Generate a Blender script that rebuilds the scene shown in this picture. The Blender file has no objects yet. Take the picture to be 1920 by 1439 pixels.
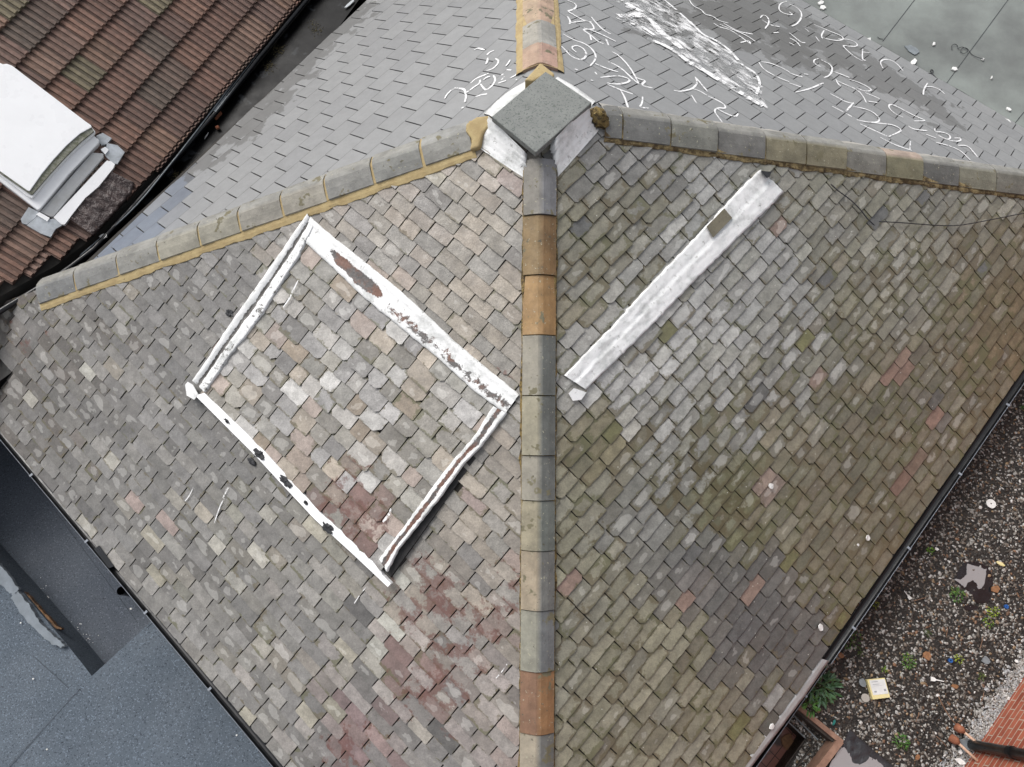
import bpy, math, random
import numpy as np
from mathutils import Vector, Matrix
from mathutils.geometry import tessellate_polygon
random.seed(7); rng=np.random.RandomState(7)
sc=bpy.context.scene
# ------------------------------------------------------------ camera / light / exposure
W0,H0=1920.,1439.
FPX=1331.55; PIT=0.372139; ROL=-0.048658; HC=7.5
cp,sp_,cr,sr=math.cos(PIT),math.sin(PIT),math.cos(ROL),math.sin(ROL)
RM=np.array([[1,0,0],[0,cp,-sp_],[0,sp_,cp]])@np.array([[cr,-sr,0],[sr,cr,0],[0,0,1]])
CO=np.array([0,0,HC])
cam=bpy.data.cameras.new('camera'); co=bpy.data.objects.new('camera',cam); sc.collection.objects.link(co)
co.matrix_world=Matrix.Translation(CO)@Matrix(RM.tolist()).to_4x4()
cam.sensor_fit='HORIZONTAL'; cam.sensor_width=36; cam.lens=FPX/W0*36; cam.clip_end=3000; cam.clip_start=.05
sc.camera=co
SUN_EL=math.radians(52); SUN_AZ=math.radians(-40)     # azimuth of the sun measured from +Y towards +X
world=bpy.data.worlds.new('World'); sc.world=world; world.use_nodes=True
wn=world.node_tree; wn.nodes.clear()
o_=wn.nodes.new('ShaderNodeOutputWorld'); b_=wn.nodes.new('ShaderNodeBackground'); s_=wn.nodes.new('ShaderNodeTexSky'); hs=wn.nodes.new('ShaderNodeHueSaturation')
s_.sky_type='NISHITA'; s_.sun_disc=False; s_.sun_elevation=SUN_EL; s_.sun_rotation=SUN_AZ; s_.air_density=1; s_.dust_density=4
hs.inputs['Saturation'].default_value=.25
wn.links.new(s_.outputs[0],hs.inputs['Color']); wn.links.new(hs.outputs[0],b_.inputs[0]); wn.links.new(b_.outputs[0],o_.inputs[0])
b_.inputs[1].default_value=.15
sl=bpy.data.lights.new('sun','SUN'); sl.energy=1.2; sl.angle=math.radians(32); sl.color=(1,.97,.93)
so=bpy.data.objects.new('sun',sl); sc.collection.objects.link(so)
sd=Vector((math.sin(SUN_AZ)*math.cos(SUN_EL),math.cos(SUN_AZ)*math.cos(SUN_EL),math.sin(SUN_EL)))
so.rotation_euler=sd.to_track_quat('Z','Y').to_euler(); so.location=sd*60
sc.view_settings.view_transform='Standard'; sc.view_settings.look='None'; sc.view_settings.exposure=0.50; sc.view_settings.gamma=1
# ------------------------------------------------------------ geometry helpers
def ray(x,y): return RM@np.array([(x-W0/2)/FPX,-(y-H0/2)/FPX,-1.])
def proj(P):
    d=RM.T@(np.asarray(P,float)-CO); return (W0/2+FPX*d[0]/-d[2],H0/2-FPX*d[1]/-d[2])
def nz(a): a=np.asarray(a,float); return a/np.linalg.norm(a)
class Plane:
    """o origin, e along the eave, u up the slope, n outward normal"""
    def __init__(s,o,e,u): s.o=np.asarray(o,float); s.e=nz(e); s.n=nz(np.cross(s.e,u)); s.u=np.cross(s.n,s.e)
    def at(s,x,y,h=0):
        d=ray(x,y); t=(s.n@(s.o-CO)+h)/(s.n@d); return CO+d*t
    def st(s,P): q=np.asarray(P,float)-s.o; return (float(q@s.e),float(q@s.u))
    def p(s,a,b,h=0): return s.o+s.e*a+s.u*b+s.n*h
    def px(s,x,y,h=0): return s.st(s.at(x,y,h))
def flat(z): return Plane((0,0,z),(1,0,0),(0,1,0))
def zat(x,y,z): return flat(z).at(x,y)
LC,BC,RC,TC=[np.array(v) for v in ((-6.990,3.928,0),(-.075,-3.094,0),(7.924,4.997,0),(.752,12.0,.087))]
AP=np.array((.372,4.476,2.617))
def slope(a,b):
    e=nz(b-a); n=np.cross(e,AP-a); 
    if n[2]<0: return slope(b,a)
    return Plane(a,e,np.cross(n,e))
PA,PB,PC,PD=slope(LC,BC),slope(BC,RC),slope(TC,LC),slope(RC,TC)
def lin(c,k=1.):
    o=[]
    for v in c[:3]:
        v=v/255.; o.append(k*(v/12.92 if v<=.04045 else ((v+.055)/1.055)**2.4))
    return o
KA=.74
def alb(*c): return lin(c,KA)
# ------------------------------------------------------------ mesh builder
class MB:
    def __init__(s): s.v=[];s.f=[];s.c=[];s.a=[];s.l=[];s.mi=[]
    def add(s,vs,fs,col=None,aux=(0,0,0),loc=None,mi=0):
        b=len(s.v); s.v+= [tuple(map(float,p)) for p in vs]
        for f in fs:
            s.f.append([b+i for i in f]); s.mi.append(mi)
            for i in f:
                s.c.append(col if col is None or not isinstance(col[0],(list,tuple)) else col[i])
                s.a.append(aux if not isinstance(aux[0],(list,tuple)) else aux[i]); s.l.append((0,0,0) if loc is None else loc[i])
        return b
    def prism(s,top,bot,**k):
        n=len(top); vs=list(top)+list(bot)
        tri=[list(t) for t in tessellate_polygon([[Vector(map(float,p)) for p in top]])] if n>4 else [list(range(n))]
        # orientation
        fs=[]
        nt=newell(top); d=np.mean(np.array(top),0)-np.mean(np.array(bot),0)
        up=nt@d>0
        for t in tri:
            tn=np.cross(np.array(top[t[1]])-np.array(top[t[0]]),np.array(top[t[2]])-np.array(top[t[0]]))
            if tn@d<0: t=t[::-1]
            fs.append(t); fs.append([i+n for i in t[::-1]])
        for i in range(n):
            j=(i+1)%n; q=[i,j,j+n,i+n]; fs.append(q[::-1] if up else q)
        s.add(vs,fs,**k)
    def box(s,o,x,y,z,**k):
        o,x,y,z=[np.asarray(q,float) for q in (o,x,y,z)]
        s.prism([o+z,o+x+z,o+x+y+z,o+y+z],[o,o+x,o+x+y,o+y],**k)
    def tube(s,pts,r,n=8,cap=True,**k):
        pts=[np.asarray(p,float) for p in pts]; rs=r if isinstance(r,(list,tuple)) else [r]*len(pts)
        vs=[];fs=[]
        for i,p in enumerate(pts):
            d=nz(pts[min(i+1,len(pts)-1)]-pts[max(i-1,0)]); a=np.cross(d,(0,0,1)); 
            if np.linalg.norm(a)<.05: a=np.cross(d,(1,0,0))
            a=nz(a); b=np.cross(d,a)
            for q in range(n):
                t=2*math.pi*q/n; vs.append(p+rs[i]*(math.cos(t)*a+math.sin(t)*b))
        for i in range(len(pts)-1):
            for q in range(n):
                q2=(q+1)%n; fs.append([i*n+q,i*n+q2,(i+1)*n+q2,(i+1)*n+q])
        if cap: fs.append(list(range(n))[::-1]); fs.append([(len(pts)-1)*n+q for q in range(n)])
        s.add(vs,fs,**k)
    def build(s,name,mats,parent=None,smooth=False,label=None):
        me=bpy.data.meshes.new(name); me.from_pydata(s.v,[],s.f)
        if any(c is not None for c in s.c):
            at=me.color_attributes.new('col','FLOAT_COLOR','CORNER'); arr=np.ones((len(s.c),4),np.float32)
            for i,c in enumerate(s.c):
                if c is not None: arr[i,:len(c)]=c
            at.data.foreach_set('color',arr.ravel())
        at=me.attributes.new('aux','FLOAT_VECTOR','CORNER'); at.data.foreach_set('vector',np.array(s.a,np.float32).ravel())
        at=me.attributes.new('loc','FLOAT_VECTOR','CORNER'); at.data.foreach_set('vector',np.array(s.l,np.float32).ravel())
        mats=mats if isinstance(mats,(list,tuple)) else [mats]
        for m in mats: me.materials.append(m)
        if len(mats)>1: me.polygons.foreach_set('material_index',np.array(s.mi,np.int32))
        me.polygons.foreach_set('use_smooth',[smooth]*len(me.polygons)); me.update(); me.validate()
        o=bpy.data.objects.new(name,me); sc.collection.objects.link(o)
        if parent is not None: o.parent=parent; o.matrix_parent_inverse=pinv(parent)
        if label: o['label']=label
        return o
def pinv(p): return Matrix.Translation(-p.location) if p.type=='EMPTY' else Matrix.Identity(4)
def newell(P):
    P=np.array(P,float); Q=np.roll(P,-1,0); return np.cross(P,Q).sum(0)
def empty(name,loc,label,cat,group=None):
    o=bpy.data.objects.new(name,None); sc.collection.objects.link(o); o.location=[float(v) for v in loc]; o.empty_display_size=.2
    tag(o,label,cat,group); return o
def tag(o,label=None,cat=None,group=None,kind=None):
    if label:o['label']=label
    if cat:o['category']=cat
    if group:o['group']=group
    if kind:o['kind']=kind
    return o
def clip(poly,cl):
    """Sutherland-Hodgman, cl convex & CCW"""
    out=poly
    for i in range(len(cl)):
        a,b=cl[i],cl[(i+1)%len(cl)]; inp=out; out=[]
        if not inp: return []
        def sd_(p): return (b[0]-a[0])*(p[1]-a[1])-(b[1]-a[1])*(p[0]-a[0])
        for j in range(len(inp)):
            p,q=inp[j-1],inp[j]; dp,dq=sd_(p),sd_(q)
            if dq>=0:
                if dp<0: t=dp/(dp-dq); out.append((p[0]+t*(q[0]-p[0]),p[1]+t*(q[1]-p[1])))
                out.append(q)
            elif dp>=0: t=dp/(dp-dq); out.append((p[0]+t*(q[0]-p[0]),p[1]+t*(q[1]-p[1])))
    return out
def ccw(P):
    a=sum(P[i][0]*P[(i+1)%len(P)][1]-P[(i+1)%len(P)][0]*P[i][1] for i in range(len(P)))
    return P if a>0 else P[::-1]
def inpoly(x,y,P):
    c=False;n=len(P)
    for i in range(n):
        a,b=P[i],P[i-1]
        if (a[1]>y)!=(b[1]>y) and x<(b[0]-a[0])*(y-a[1])/(b[1]-a[1])+a[0]: c=not c
    return c
# ------------------------------------------------------------ materials
class NT:
    def __init__(s,name):
        s.m=bpy.data.materials.new(name); s.m.use_nodes=True; s.t=s.m.node_tree; s.t.nodes.clear()
        s.out=s.n('ShaderNodeOutputMaterial'); s.b=s.n('ShaderNodeBsdfPrincipled'); s.l(s.b.outputs[0],s.out.inputs[0])
        s.tc=s.n('ShaderNodeTexCoord').outputs['Object']
    def n(s,t,**k):
        o=s.t.nodes.new(t)
        for a,v in k.items(): setattr(o,a,v)
        return o
    def l(s,a,b): s.t.links.new(a,b)
    def set(s,sock,v):
        if hasattr(v,'is_linked') or isinstance(v,bpy.types.NodeSocket): s.l(v,sock)
        else:
            if isinstance(v,(list,tuple)) and len(v)==3 and sock.type=='RGBA': v=list(v)+[1]
            sock.default_value=v
    def noise(s,sc_,det=4,rough=.55,vec=None,dist=0,out=0):
        o=s.n('ShaderNodeTexNoise'); s.l(vec or s.tc,o.inputs['Vector']); o.inputs['Scale'].default_value=sc_; o.inputs['Detail'].default_value=det; o.inputs['Roughness'].default_value=rough; o.inputs['Distortion'].default_value=dist
        return o.outputs[out]
    def vor(s,sc_,vec=None,feat='F1',rnd=1,out='Distance'):
        o=s.n('ShaderNodeTexVoronoi'); o.feature=feat; s.l(vec or s.tc,o.inputs['Vector']); o.inputs['Scale'].default_value=sc_; o.inputs['Randomness'].default_value=rnd; return o.outputs[out]
    def math(s,op,a,b=0.,c=None,cl=False):
        o=s.n('ShaderNodeMath',operation=op,use_clamp=cl); s.set(o.inputs[0],a); s.set(o.inputs[1],b)
        if c is not None: s.set(o.inputs[2],c)
        return o.outputs[0]
    def ramp(s,v,a,b,lo=0.,hi=1.):
        o=s.n('ShaderNodeMapRange'); o.interpolation_type='SMOOTHSTEP'
        for i,x in enumerate((v,a,b,lo,hi)): s.set(o.inputs[i],x)
        return o.outputs[0]
    def mix(s,f,a,b,mode='MIX'):
        o=s.n('ShaderNodeMix',data_type='RGBA',blend_type=mode); s.set(o.inputs[0],f); s.set(o.inputs[6],a); s.set(o.inputs[7],b); return o.outputs[2]
    def attr(s,name): o=s.n('ShaderNodeAttribute'); o.attribute_name=name; return o
    def bump(s,h,st,d=.01):
        o=s.n('ShaderNodeBump'); o.inputs['Strength'].default_value=st; o.inputs['Distance'].default_value=d; s.l(h,o.inputs['Height']); s.l(o.outputs[0],s.b.inputs['Normal'])
    def base(s,c): s.set(s.b.inputs['Base Color'],c)
    def rough(s,r): s.set(s.b.inputs['Roughness'],r)
    def sep(s,v): o=s.n('ShaderNodeSeparateXYZ'); s.l(v,o.inputs[0]); return o.outputs
    def comb(s,x,y,z): o=s.n('ShaderNodeCombineXYZ'); s.set(o.inputs[0],x); s.set(o.inputs[1],y); s.set(o.inputs[2],z); return o.outputs[0]
def simple(name,c,c2=None,scale=8,rough=.6,bump=.3,bscale=40,metal=0,spec=.5,attr=False,speck=None,var=.5,bd=.004):
    k=NT(name); c2=c2 or [v*.7 for v in c]
    f=k.ramp(k.noise(scale,6,.65),.5-var*.5,.5+var*.5)
    if attr:
        a=k.attr('col').outputs[0]; g=k.ramp(k.noise(scale,6,.65),.25,.75,.72,1.25); b=k.mix(1.,a,k.comb(g,g,g),'MULTIPLY')
    else: b=k.mix(f,c,c2)
    if speck:
        for (ss,th,cc) in speck: b=k.mix(k.ramp(k.noise(ss,3,.7),th,th+.05),b,cc)
    k.base(b); k.rough(k.ramp(k.noise(scale*1.7,4),.3,.7,rough-.08,min(1,rough+.1))); k.b.inputs['Metallic'].default_value=metal; k.b.inputs['Specular IOR Level'].default_value=spec
    if bump: k.bump(k.noise(bscale,6,.65),bump,bd)
    return k.m
def slate_mat(name,fine=1.,white=0.,newer=False,stc=(108,68,60),bmp=.75):
    k=NT(name); A=k.attr('col'); col=A.outputs[0]; dry=A.outputs['Alpha']
    ax=k.sep(k.attr('aux').outputs['Vector']); moss,streak,rnd=ax[0],ax[1],ax[2]
    lv=k.attr('loc').outputs['Vector']; L=k.sep(lv)
    r7=k.math('MULTIPLY',rnd,37.)
    vv=k.comb(k.math('ADD',k.math('MULTIPLY',L[0],.6),r7),k.math('MULTIPLY',L[1],.45),r7)
    g=k.ramp(k.noise(9*fine,7,.7),.25,.75,.70 if not newer else .93,1.25 if not newer else 1.06)
    b=k.mix(1.,col,k.comb(g,g,g),'MULTIPLY')
    # fine mineral grain and riven layers of the stone
    g2=k.ramp(k.noise(70,5,.75),.25,.75,.80 if not newer else .97,1.18 if not newer else 1.03); b=k.mix(1.,b,k.comb(g2,g2,g2),'MULTIPLY')
    if not newer:
        # streaks running down the slope
        sv=k.comb(k.math('ADD',k.math('MULTIPLY',L[0],2.6),r7),k.math('MULTIPLY',L[1],.35),r7)
        sf=k.math('MULTIPLY',k.ramp(k.noise(1.6,4,.6,sv),.5,.72),streak)
        b=k.mix(sf,b,k.mix(.5,b,alb(112,108,106)))
        # pale dried patch with its own outline in the middle of a slate
        ex=k.math('POWER',k.math('ABSOLUTE',L[0]),2.6); ey=k.math('POWER',k.math('ABSOLUTE',k.math('ADD',L[1],.12)),2.6)
        d=k.math('ADD',k.math('ADD',ex,ey),k.math('MULTIPLY',k.math('SUBTRACT',k.noise(1.7,2,.5,vv),.5),2.6))
        th=k.math('SUBTRACT',k.math('MULTIPLY',dry,1.1),.46)
        pf=k.ramp(k.math('SUBTRACT',th,d),-.03,.05)
        b=k.mix(k.math('MULTIPLY',pf,k.ramp(dry,0.,.3)),k.mix(k.ramp(dry,0.,.5,0,.28),b,[v for v in alb(96,92,86)]),k.mix(.27,b,alb(200,198,192)))
        # brown / olive growth creeping in from the joints
        em=k.math('MAXIMUM',k.math('ABSOLUTE',L[0]),k.math('ABSOLUTE',L[1]))
        mf=k.ramp(k.math('ADD',em,k.math('MULTIPLY',k.math('SUBTRACT',k.noise(11,7,.75),.5),2.3)),k.math('SUBTRACT',1.28,moss),k.math('SUBTRACT',1.46,moss))
        mc=k.mix(k.ramp(k.noise(3.0,4,.6),.4,.62),alb(104,94,72),alb(98,98,68))
        b=k.mix(k.math('MULTIPLY',mf,.72),b,mc)
        # lichen crusts
        lf=k.math('MULTIPLY',k.ramp(k.noise(26,5,.8),.62,.68),k.ramp(k.noise(1.7,3),.5,.62)); b=k.mix(k.math('MULTIPLY',lf,.45),b,alb(186,184,160))
        sn=k.math('ADD',k.math('ADD',k.math('ADD',k.math('MULTIPLY',k.noise(5.5,6,.65),.8),k.math('MULTIPLY',k.noise(30,4,.7),.3)),k.math('MULTIPLY',L[2],.22)),k.math('MULTIPLY',em,.10)); b=k.mix(k.math('MULTIPLY',k.math('MULTIPLY',k.ramp(sn,.82,.90),.68),k.ramp(L[2],.03,.2)),b,alb(*stc))
        if white:
            wv=k.vor(11,out='Distance'); b=k.mix(k.ramp(wv,.055,.035),b,alb(225,225,215))
    else:
        ed=k.math('MAXIMUM',k.math('MAXIMUM',k.ramp(L[1],.90,1.0),k.ramp(L[1],-.93,-.965)),k.ramp(k.math('ABSOLUTE',L[0]),.94,.975)); b=k.mix(k.math('MULTIPLY',ed,k.ramp(k.noise(2.2,3),.3,.7,.45,.9)),b,alb(70,70,70))  # course shadow lines and joint grime painted dark along the slate edges
        wf=k.ramp(k.math('ADD',k.noise(3.4,5,.6),k.math('MULTIPLY',L[2],.36)),.72,.76); b=k.mix(k.math('MULTIPLY',wf,.55),b,alb(88,87,84))
    k.base(b)
    k.rough(k.ramp(k.noise(7,4),.3,.7,.38 if not newer else .42,.68 if not newer else .55)); k.b.inputs['Specular IOR Level'].default_value=.5
    rv=k.math('ADD',k.noise(14,7,.72),k.math('MULTIPLY',k.noise(3.2,2,.5,vv),.3 if not newer else .1)); k.bump(rv,bmp if not newer else .12,.009)
    return k.m
def peel_mat(name,under,under2):
    """white roof paint flaking off lead: aux.x = how much has peeled"""
    k=NT(name); p=k.sep(k.attr('aux').outputs['Vector'])[0]
    nn=k.math('ADD',k.math('MULTIPLY',k.noise(9,8,.75,dist=.6),.75),k.math('MULTIPLY',k.noise(45,6,.75),.25))
    f=k.ramp(k.math('ADD',nn,k.math('SUBTRACT',p,1.)),.0-.02+0.0,.03)
    w=k.mix(k.ramp(k.noise(5,6,.7),.42,.7),alb(255,255,254),alb(226,228,226))
    w=k.mix(k.math('MULTIPLY',k.ramp(k.noise(16,8,.8),.56,.66),.75),w,alb(142,140,134)); w=k.mix(k.math('MULTIPLY',k.ramp(k.noise(2.5,5,.7),.5,.66),.35),w,alb(168,168,164))
    u=k.mix(k.ramp(k.noise(6,5,.7),.42,.58),under,under2); g=k.ramp(k.noise(50,5,.7),.3,.7,.7,1.3); u=k.mix(1.,u,k.comb(g,g,g),'MULTIPLY')
    k.base(k.mix(f,w,u)); k.rough(.55); k.bump(k.math('SUBTRACT',k.noise(18,6,.7),k.math('MULTIPLY',f,.5)),.5,.008)
    return k.m
def paint_alpha(name,dens,scale=30,col=(250,250,250),soft=.1,streak=False):
    """thin worn paint or chalk lying on slates: gaps where it has rubbed off"""
    k=NT(name); tr=k.n('ShaderNodeBsdfTransparent'); mx=k.n('ShaderNodeMixShader')
    ax=k.sep(k.attr('aux').outputs['Vector'])[0]
    vec=None
    if streak: lo_=k.sep(k.attr('loc').outputs['Vector']); vec=k.comb(k.math('MULTIPLY',lo_[0],.45),lo_[1],0.)
    f=k.ramp(k.math('ADD',k.math('ADD',k.noise(scale,8,.72,vec),k.math('MULTIPLY',k.math('SUBTRACT',k.noise(5,3),.5),.5)),ax),1-dens-soft,1-dens+soft)
    k.base(alb(*col)); k.rough(.8); k.l(f,mx.inputs[0]); k.l(tr.outputs[0],mx.inputs[1]); k.l(k.b.outputs[0],mx.inputs[2]); k.l(mx.outputs[0],k.out.inputs[0])
    return k.m
M={}
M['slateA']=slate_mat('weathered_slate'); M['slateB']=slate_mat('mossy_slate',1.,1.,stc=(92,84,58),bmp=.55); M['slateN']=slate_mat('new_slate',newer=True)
M['under']=simple('roof_underlay',alb(52,48,42),alb(38,36,32),6,.9,.2)
M['darkcheek']=simple('shadow_dark_cheek',alb(52,50,50),alb(30,30,30),9,.8,.4,30)  # near-black cheek colour paints in the shadow beside the dormer
M['wall']=simple('render_wall',alb(120,100,86),alb(96,84,74),5,.9,.3)
M['white']=peel_mat('white_roof_paint',alb(120,86,72),alb(96,92,90))
M['whitelead']=peel_mat('white_painted_lead',alb(128,126,122),alb(96,92,88))
M['chalk']=paint_alpha('white_chalk',.66,45); M['smear']=paint_alpha('white_paint_smear',.41,11,soft=.13,streak=True)
M['smear2']=paint_alpha('white_paint_thin',.56,16,soft=.12)
M['ridge']=simple('ridge_tile',alb(120,118,112),None,6,.7,.8,45,attr=True,speck=[(34,.64,alb(176,172,150)),(5.5,.60,alb(118,112,88)),(22,.66,alb(88,84,70))],bd=.006)
M['mortar']=simple('sand_mortar',alb(196,176,130),alb(172,150,108),9,.9,.6,70,speck=[(30,.66,alb(140,122,84))])
M['mossmortar']=simple('mossy_mortar',alb(150,128,78),alb(66,54,34),22,.95,1.,60,var=.25,speck=[(35,.6,alb(190,166,108))],bd=.02)
M['hipjoint']=simple('yellow_mossy_mortar',alb(164,146,104),alb(84,68,42),14,.95,.9,60,var=.3,speck=[(30,.58,alb(70,56,34))],bd=.015)
M['greymortar']=simple('grey_mortar',alb(186,182,174),alb(172,168,160),8,.85,.3)
M['concrete']=simple('grit_concrete',alb(142,145,141),alb(126,129,126),6,.85,.8,160,speck=[(60,.55,alb(104,108,104)),(6.5,.70,alb(172,178,172))],bd=.004)
M['black']=simple('black_gutter_plastic',alb(22,23,26),alb(14,15,18),5,.35,.1)
M['lip']=simple('grey_gutter_edge',alb(150,158,168),alb(110,114,122),30,.5,.1)
M['bitumen']=simple('wet_black_bitumen',alb(15,15,16),alb(4,4,4),2.2,.36,.35,5,bd=.008,spec=.12,speck=[(3.2,.60,alb(46,48,50))])
M['felt']=simple('blue_grey_mineral_felt',alb(99,109,119),alb(78,88,98),1.1,.9,.5,160,speck=[(62,.57,alb(122,134,148)),(50,.58,alb(52,58,68))],var=.9)
M['feltd']=simple('dark_mineral_felt',alb(92,100,110),alb(72,78,88),.9,.85,.5,160,speck=[(62,.58,alb(114,122,134)),(50,.58,alb(48,52,58))],var=.9)
M['greenfelt']=simple('grey_green_felt',alb(146,153,148),alb(106,109,107),.75,.75,.4,120,speck=[(90,.66,alb(110,112,110))],var=.5)
M['tile']=simple('brown_concrete_tile',alb(110,80,70),None,14,.8,.6,90,attr=True,bd=.006)
M['gloss']=simple('white_gloss_plastic',[.86,.86,.86],[.82,.82,.82],3,.3,.03)
M['brush']=simple('mouldy_brush_strip',alb(158,158,146),alb(104,106,84),34,.9,.8,60,var=.3)
M['lead']=simple('weathered_lead',alb(170,170,168),alb(186,188,190),7,.5,.4,20)
M['leadblue']=simple('bright_lead',alb(206,212,218),alb(160,165,168),9,.45,.5,14,bd=.01)
M['sheet']=simple('crinkled_brown_sheet',alb(92,76,72),alb(60,48,46),5,.14,1.,7,var=.5,bd=.05)
M['terra']=simple('terracotta',alb(170,108,78),alb(130,80,58),14,.8,.5)
M['metal']=simple('grey_metal_strip',alb(140,148,152),alb(116,122,126),12,.5,.2)
M['debris']=simple('leaf_litter',alb(92,84,48),alb(44,38,24),40,.95,1.,60,var=.3)
M['whitechip']=simple('white_plaster',alb(250,250,248),alb(228,228,224),20,.7,.4)
M['cable']=simple('black_cable',alb(50,52,56),alb(34,34,38),20,.5,0)
M['stone']=simple('gravel_stone',alb(150,145,138),None,30,.55,.3,80,attr=True)
M['deck']=simple('wet_roof_grit',alb(44,38,32),alb(20,17,14),9,.5,1.,40,var=.35,bd=.02)
M['water']=simple('silty_sky_grey_water',alb(158,158,160),alb(150,150,152),1,.06,0,spec=.9)  # light grey base for silt, with the sky's reflection painted in
M['wetdark']=simple('wet_silt',alb(40,40,44),alb(24,24,26),8,.15,.3,20)
M['leaf']=simple('leaf',alb(90,130,50),None,20,.5,.2,50,attr=True)
M['card']=simple('yellow_carton',alb(238,224,150),alb(230,218,170),9,.6,.1)
M['paper']=simple('white_paper',alb(240,242,240),alb(212,214,214),9,.7,.1)
M['print']=simple('grey_print',alb(170,172,176),alb(150,152,158),20,.7,0)
M['blue']=simple('blue_plastic',alb(40,104,180),alb(34,84,150),20,.35,0)
M['teal']=simple('teal_plastic',alb(40,140,130),alb(30,110,104),20,.35,0)
M['orange']=simple('orange_leaf',alb(160,116,78),alb(124,86,58),40,.7,.3)
M['timber']=simple('weathered_timber',alb(166,132,112),alb(128,96,80),8,.75,.5,50)
M['timberdark']=simple('dark_timber',alb(70,62,56),alb(40,34,30),12,.7,.5,50)
M['rottimber']=simple('rotten_timber',alb(132,98,66),alb(60,46,34),16,.9,.8,60,var=.35)
M['mat']=simple('black_rubber_sheet',alb(60,62,66),alb(40,42,46),8,.35,.8,7,bd=.02)
M['tar']=simple('black_tar',alb(52,54,58),alb(34,35,38),30,.6,.8,50)
M['cream']=simple('cream_pipe',alb(214,176,150),alb(196,160,136),20,.5,.1)
M['twig']=simple('brown_twig',alb(150,116,92),alb(110,84,66),30,.8,.2)
M['palefelt']=simple('grey_mortar_cap',alb(142,150,158),alb(120,128,134),7,.9,.7,60)
M['ground']=simple('ground_soil',alb(70,68,62),alb(54,52,48),.3,.95,.2)
def brick_mat():
    k=NT('red_brick'); lv=k.attr('loc').outputs['Vector']; br=k.n('ShaderNodeTexBrick'); k.l(lv,br.inputs['Vector'])
    br.inputs['Scale'].default_value=1; br.inputs['Brick Width'].default_value=.225; br.inputs['Row Height'].default_value=.075; br.inputs['Mortar Size'].default_value=.006; br.inputs['Bias'].default_value=0
    br.inputs['Color1'].default_value=alb(186,104,78)+[1]; br.inputs['Color2'].default_value=alb(158,78,56)+[1]; br.inputs['Mortar'].default_value=alb(196,178,160)+[1]
    g=k.ramp(k.noise(12,6,.7),.25,.75,.8,1.15); k.base(k.mix(1.,br.outputs[0],k.comb(g,g,g),'MULTIPLY')); k.rough(.85)
    k.bump(k.math('SUBTRACT',k.math('MULTIPLY',k.noise(60,5),.3),br.outputs['Fac']),.8,.006); return k.m
M['brick']=brick_mat()
def floor_mat():
    k=NT('quarry_tile_floor'); br=k.n('ShaderNodeTexBrick'); k.l(k.attr('loc').outputs['Vector'],br.inputs['Vector']); br.offset=0
    br.inputs['Scale'].default_value=1; br.inputs['Brick Width'].default_value=.15; br.inputs['Row Height'].default_value=.15; br.inputs['Mortar Size'].default_value=.004
    br.inputs['Color1'].default_value=alb(165,110,94)+[1]; br.inputs['Color2'].default_value=alb(145,94,80)+[1]; br.inputs['Mortar'].default_value=alb(60,36,28)+[1]
    b=k.mix(k.ramp(k.noise(3.5,4),.54,.66),br.outputs[0],alb(70,50,42)); k.base(b); k.rough(.35); return k.m
M['qfloor']=floor_mat()

# ------------------------------------------------------------ ground far below everything
g=MB(); g.add([(-400,-400,-7),(400,-400,-7),(400,400,-7),(-400,400,-7)],[[0,1,2,3]]); tag(g.build('ground',M['ground']),kind='structure')

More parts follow.
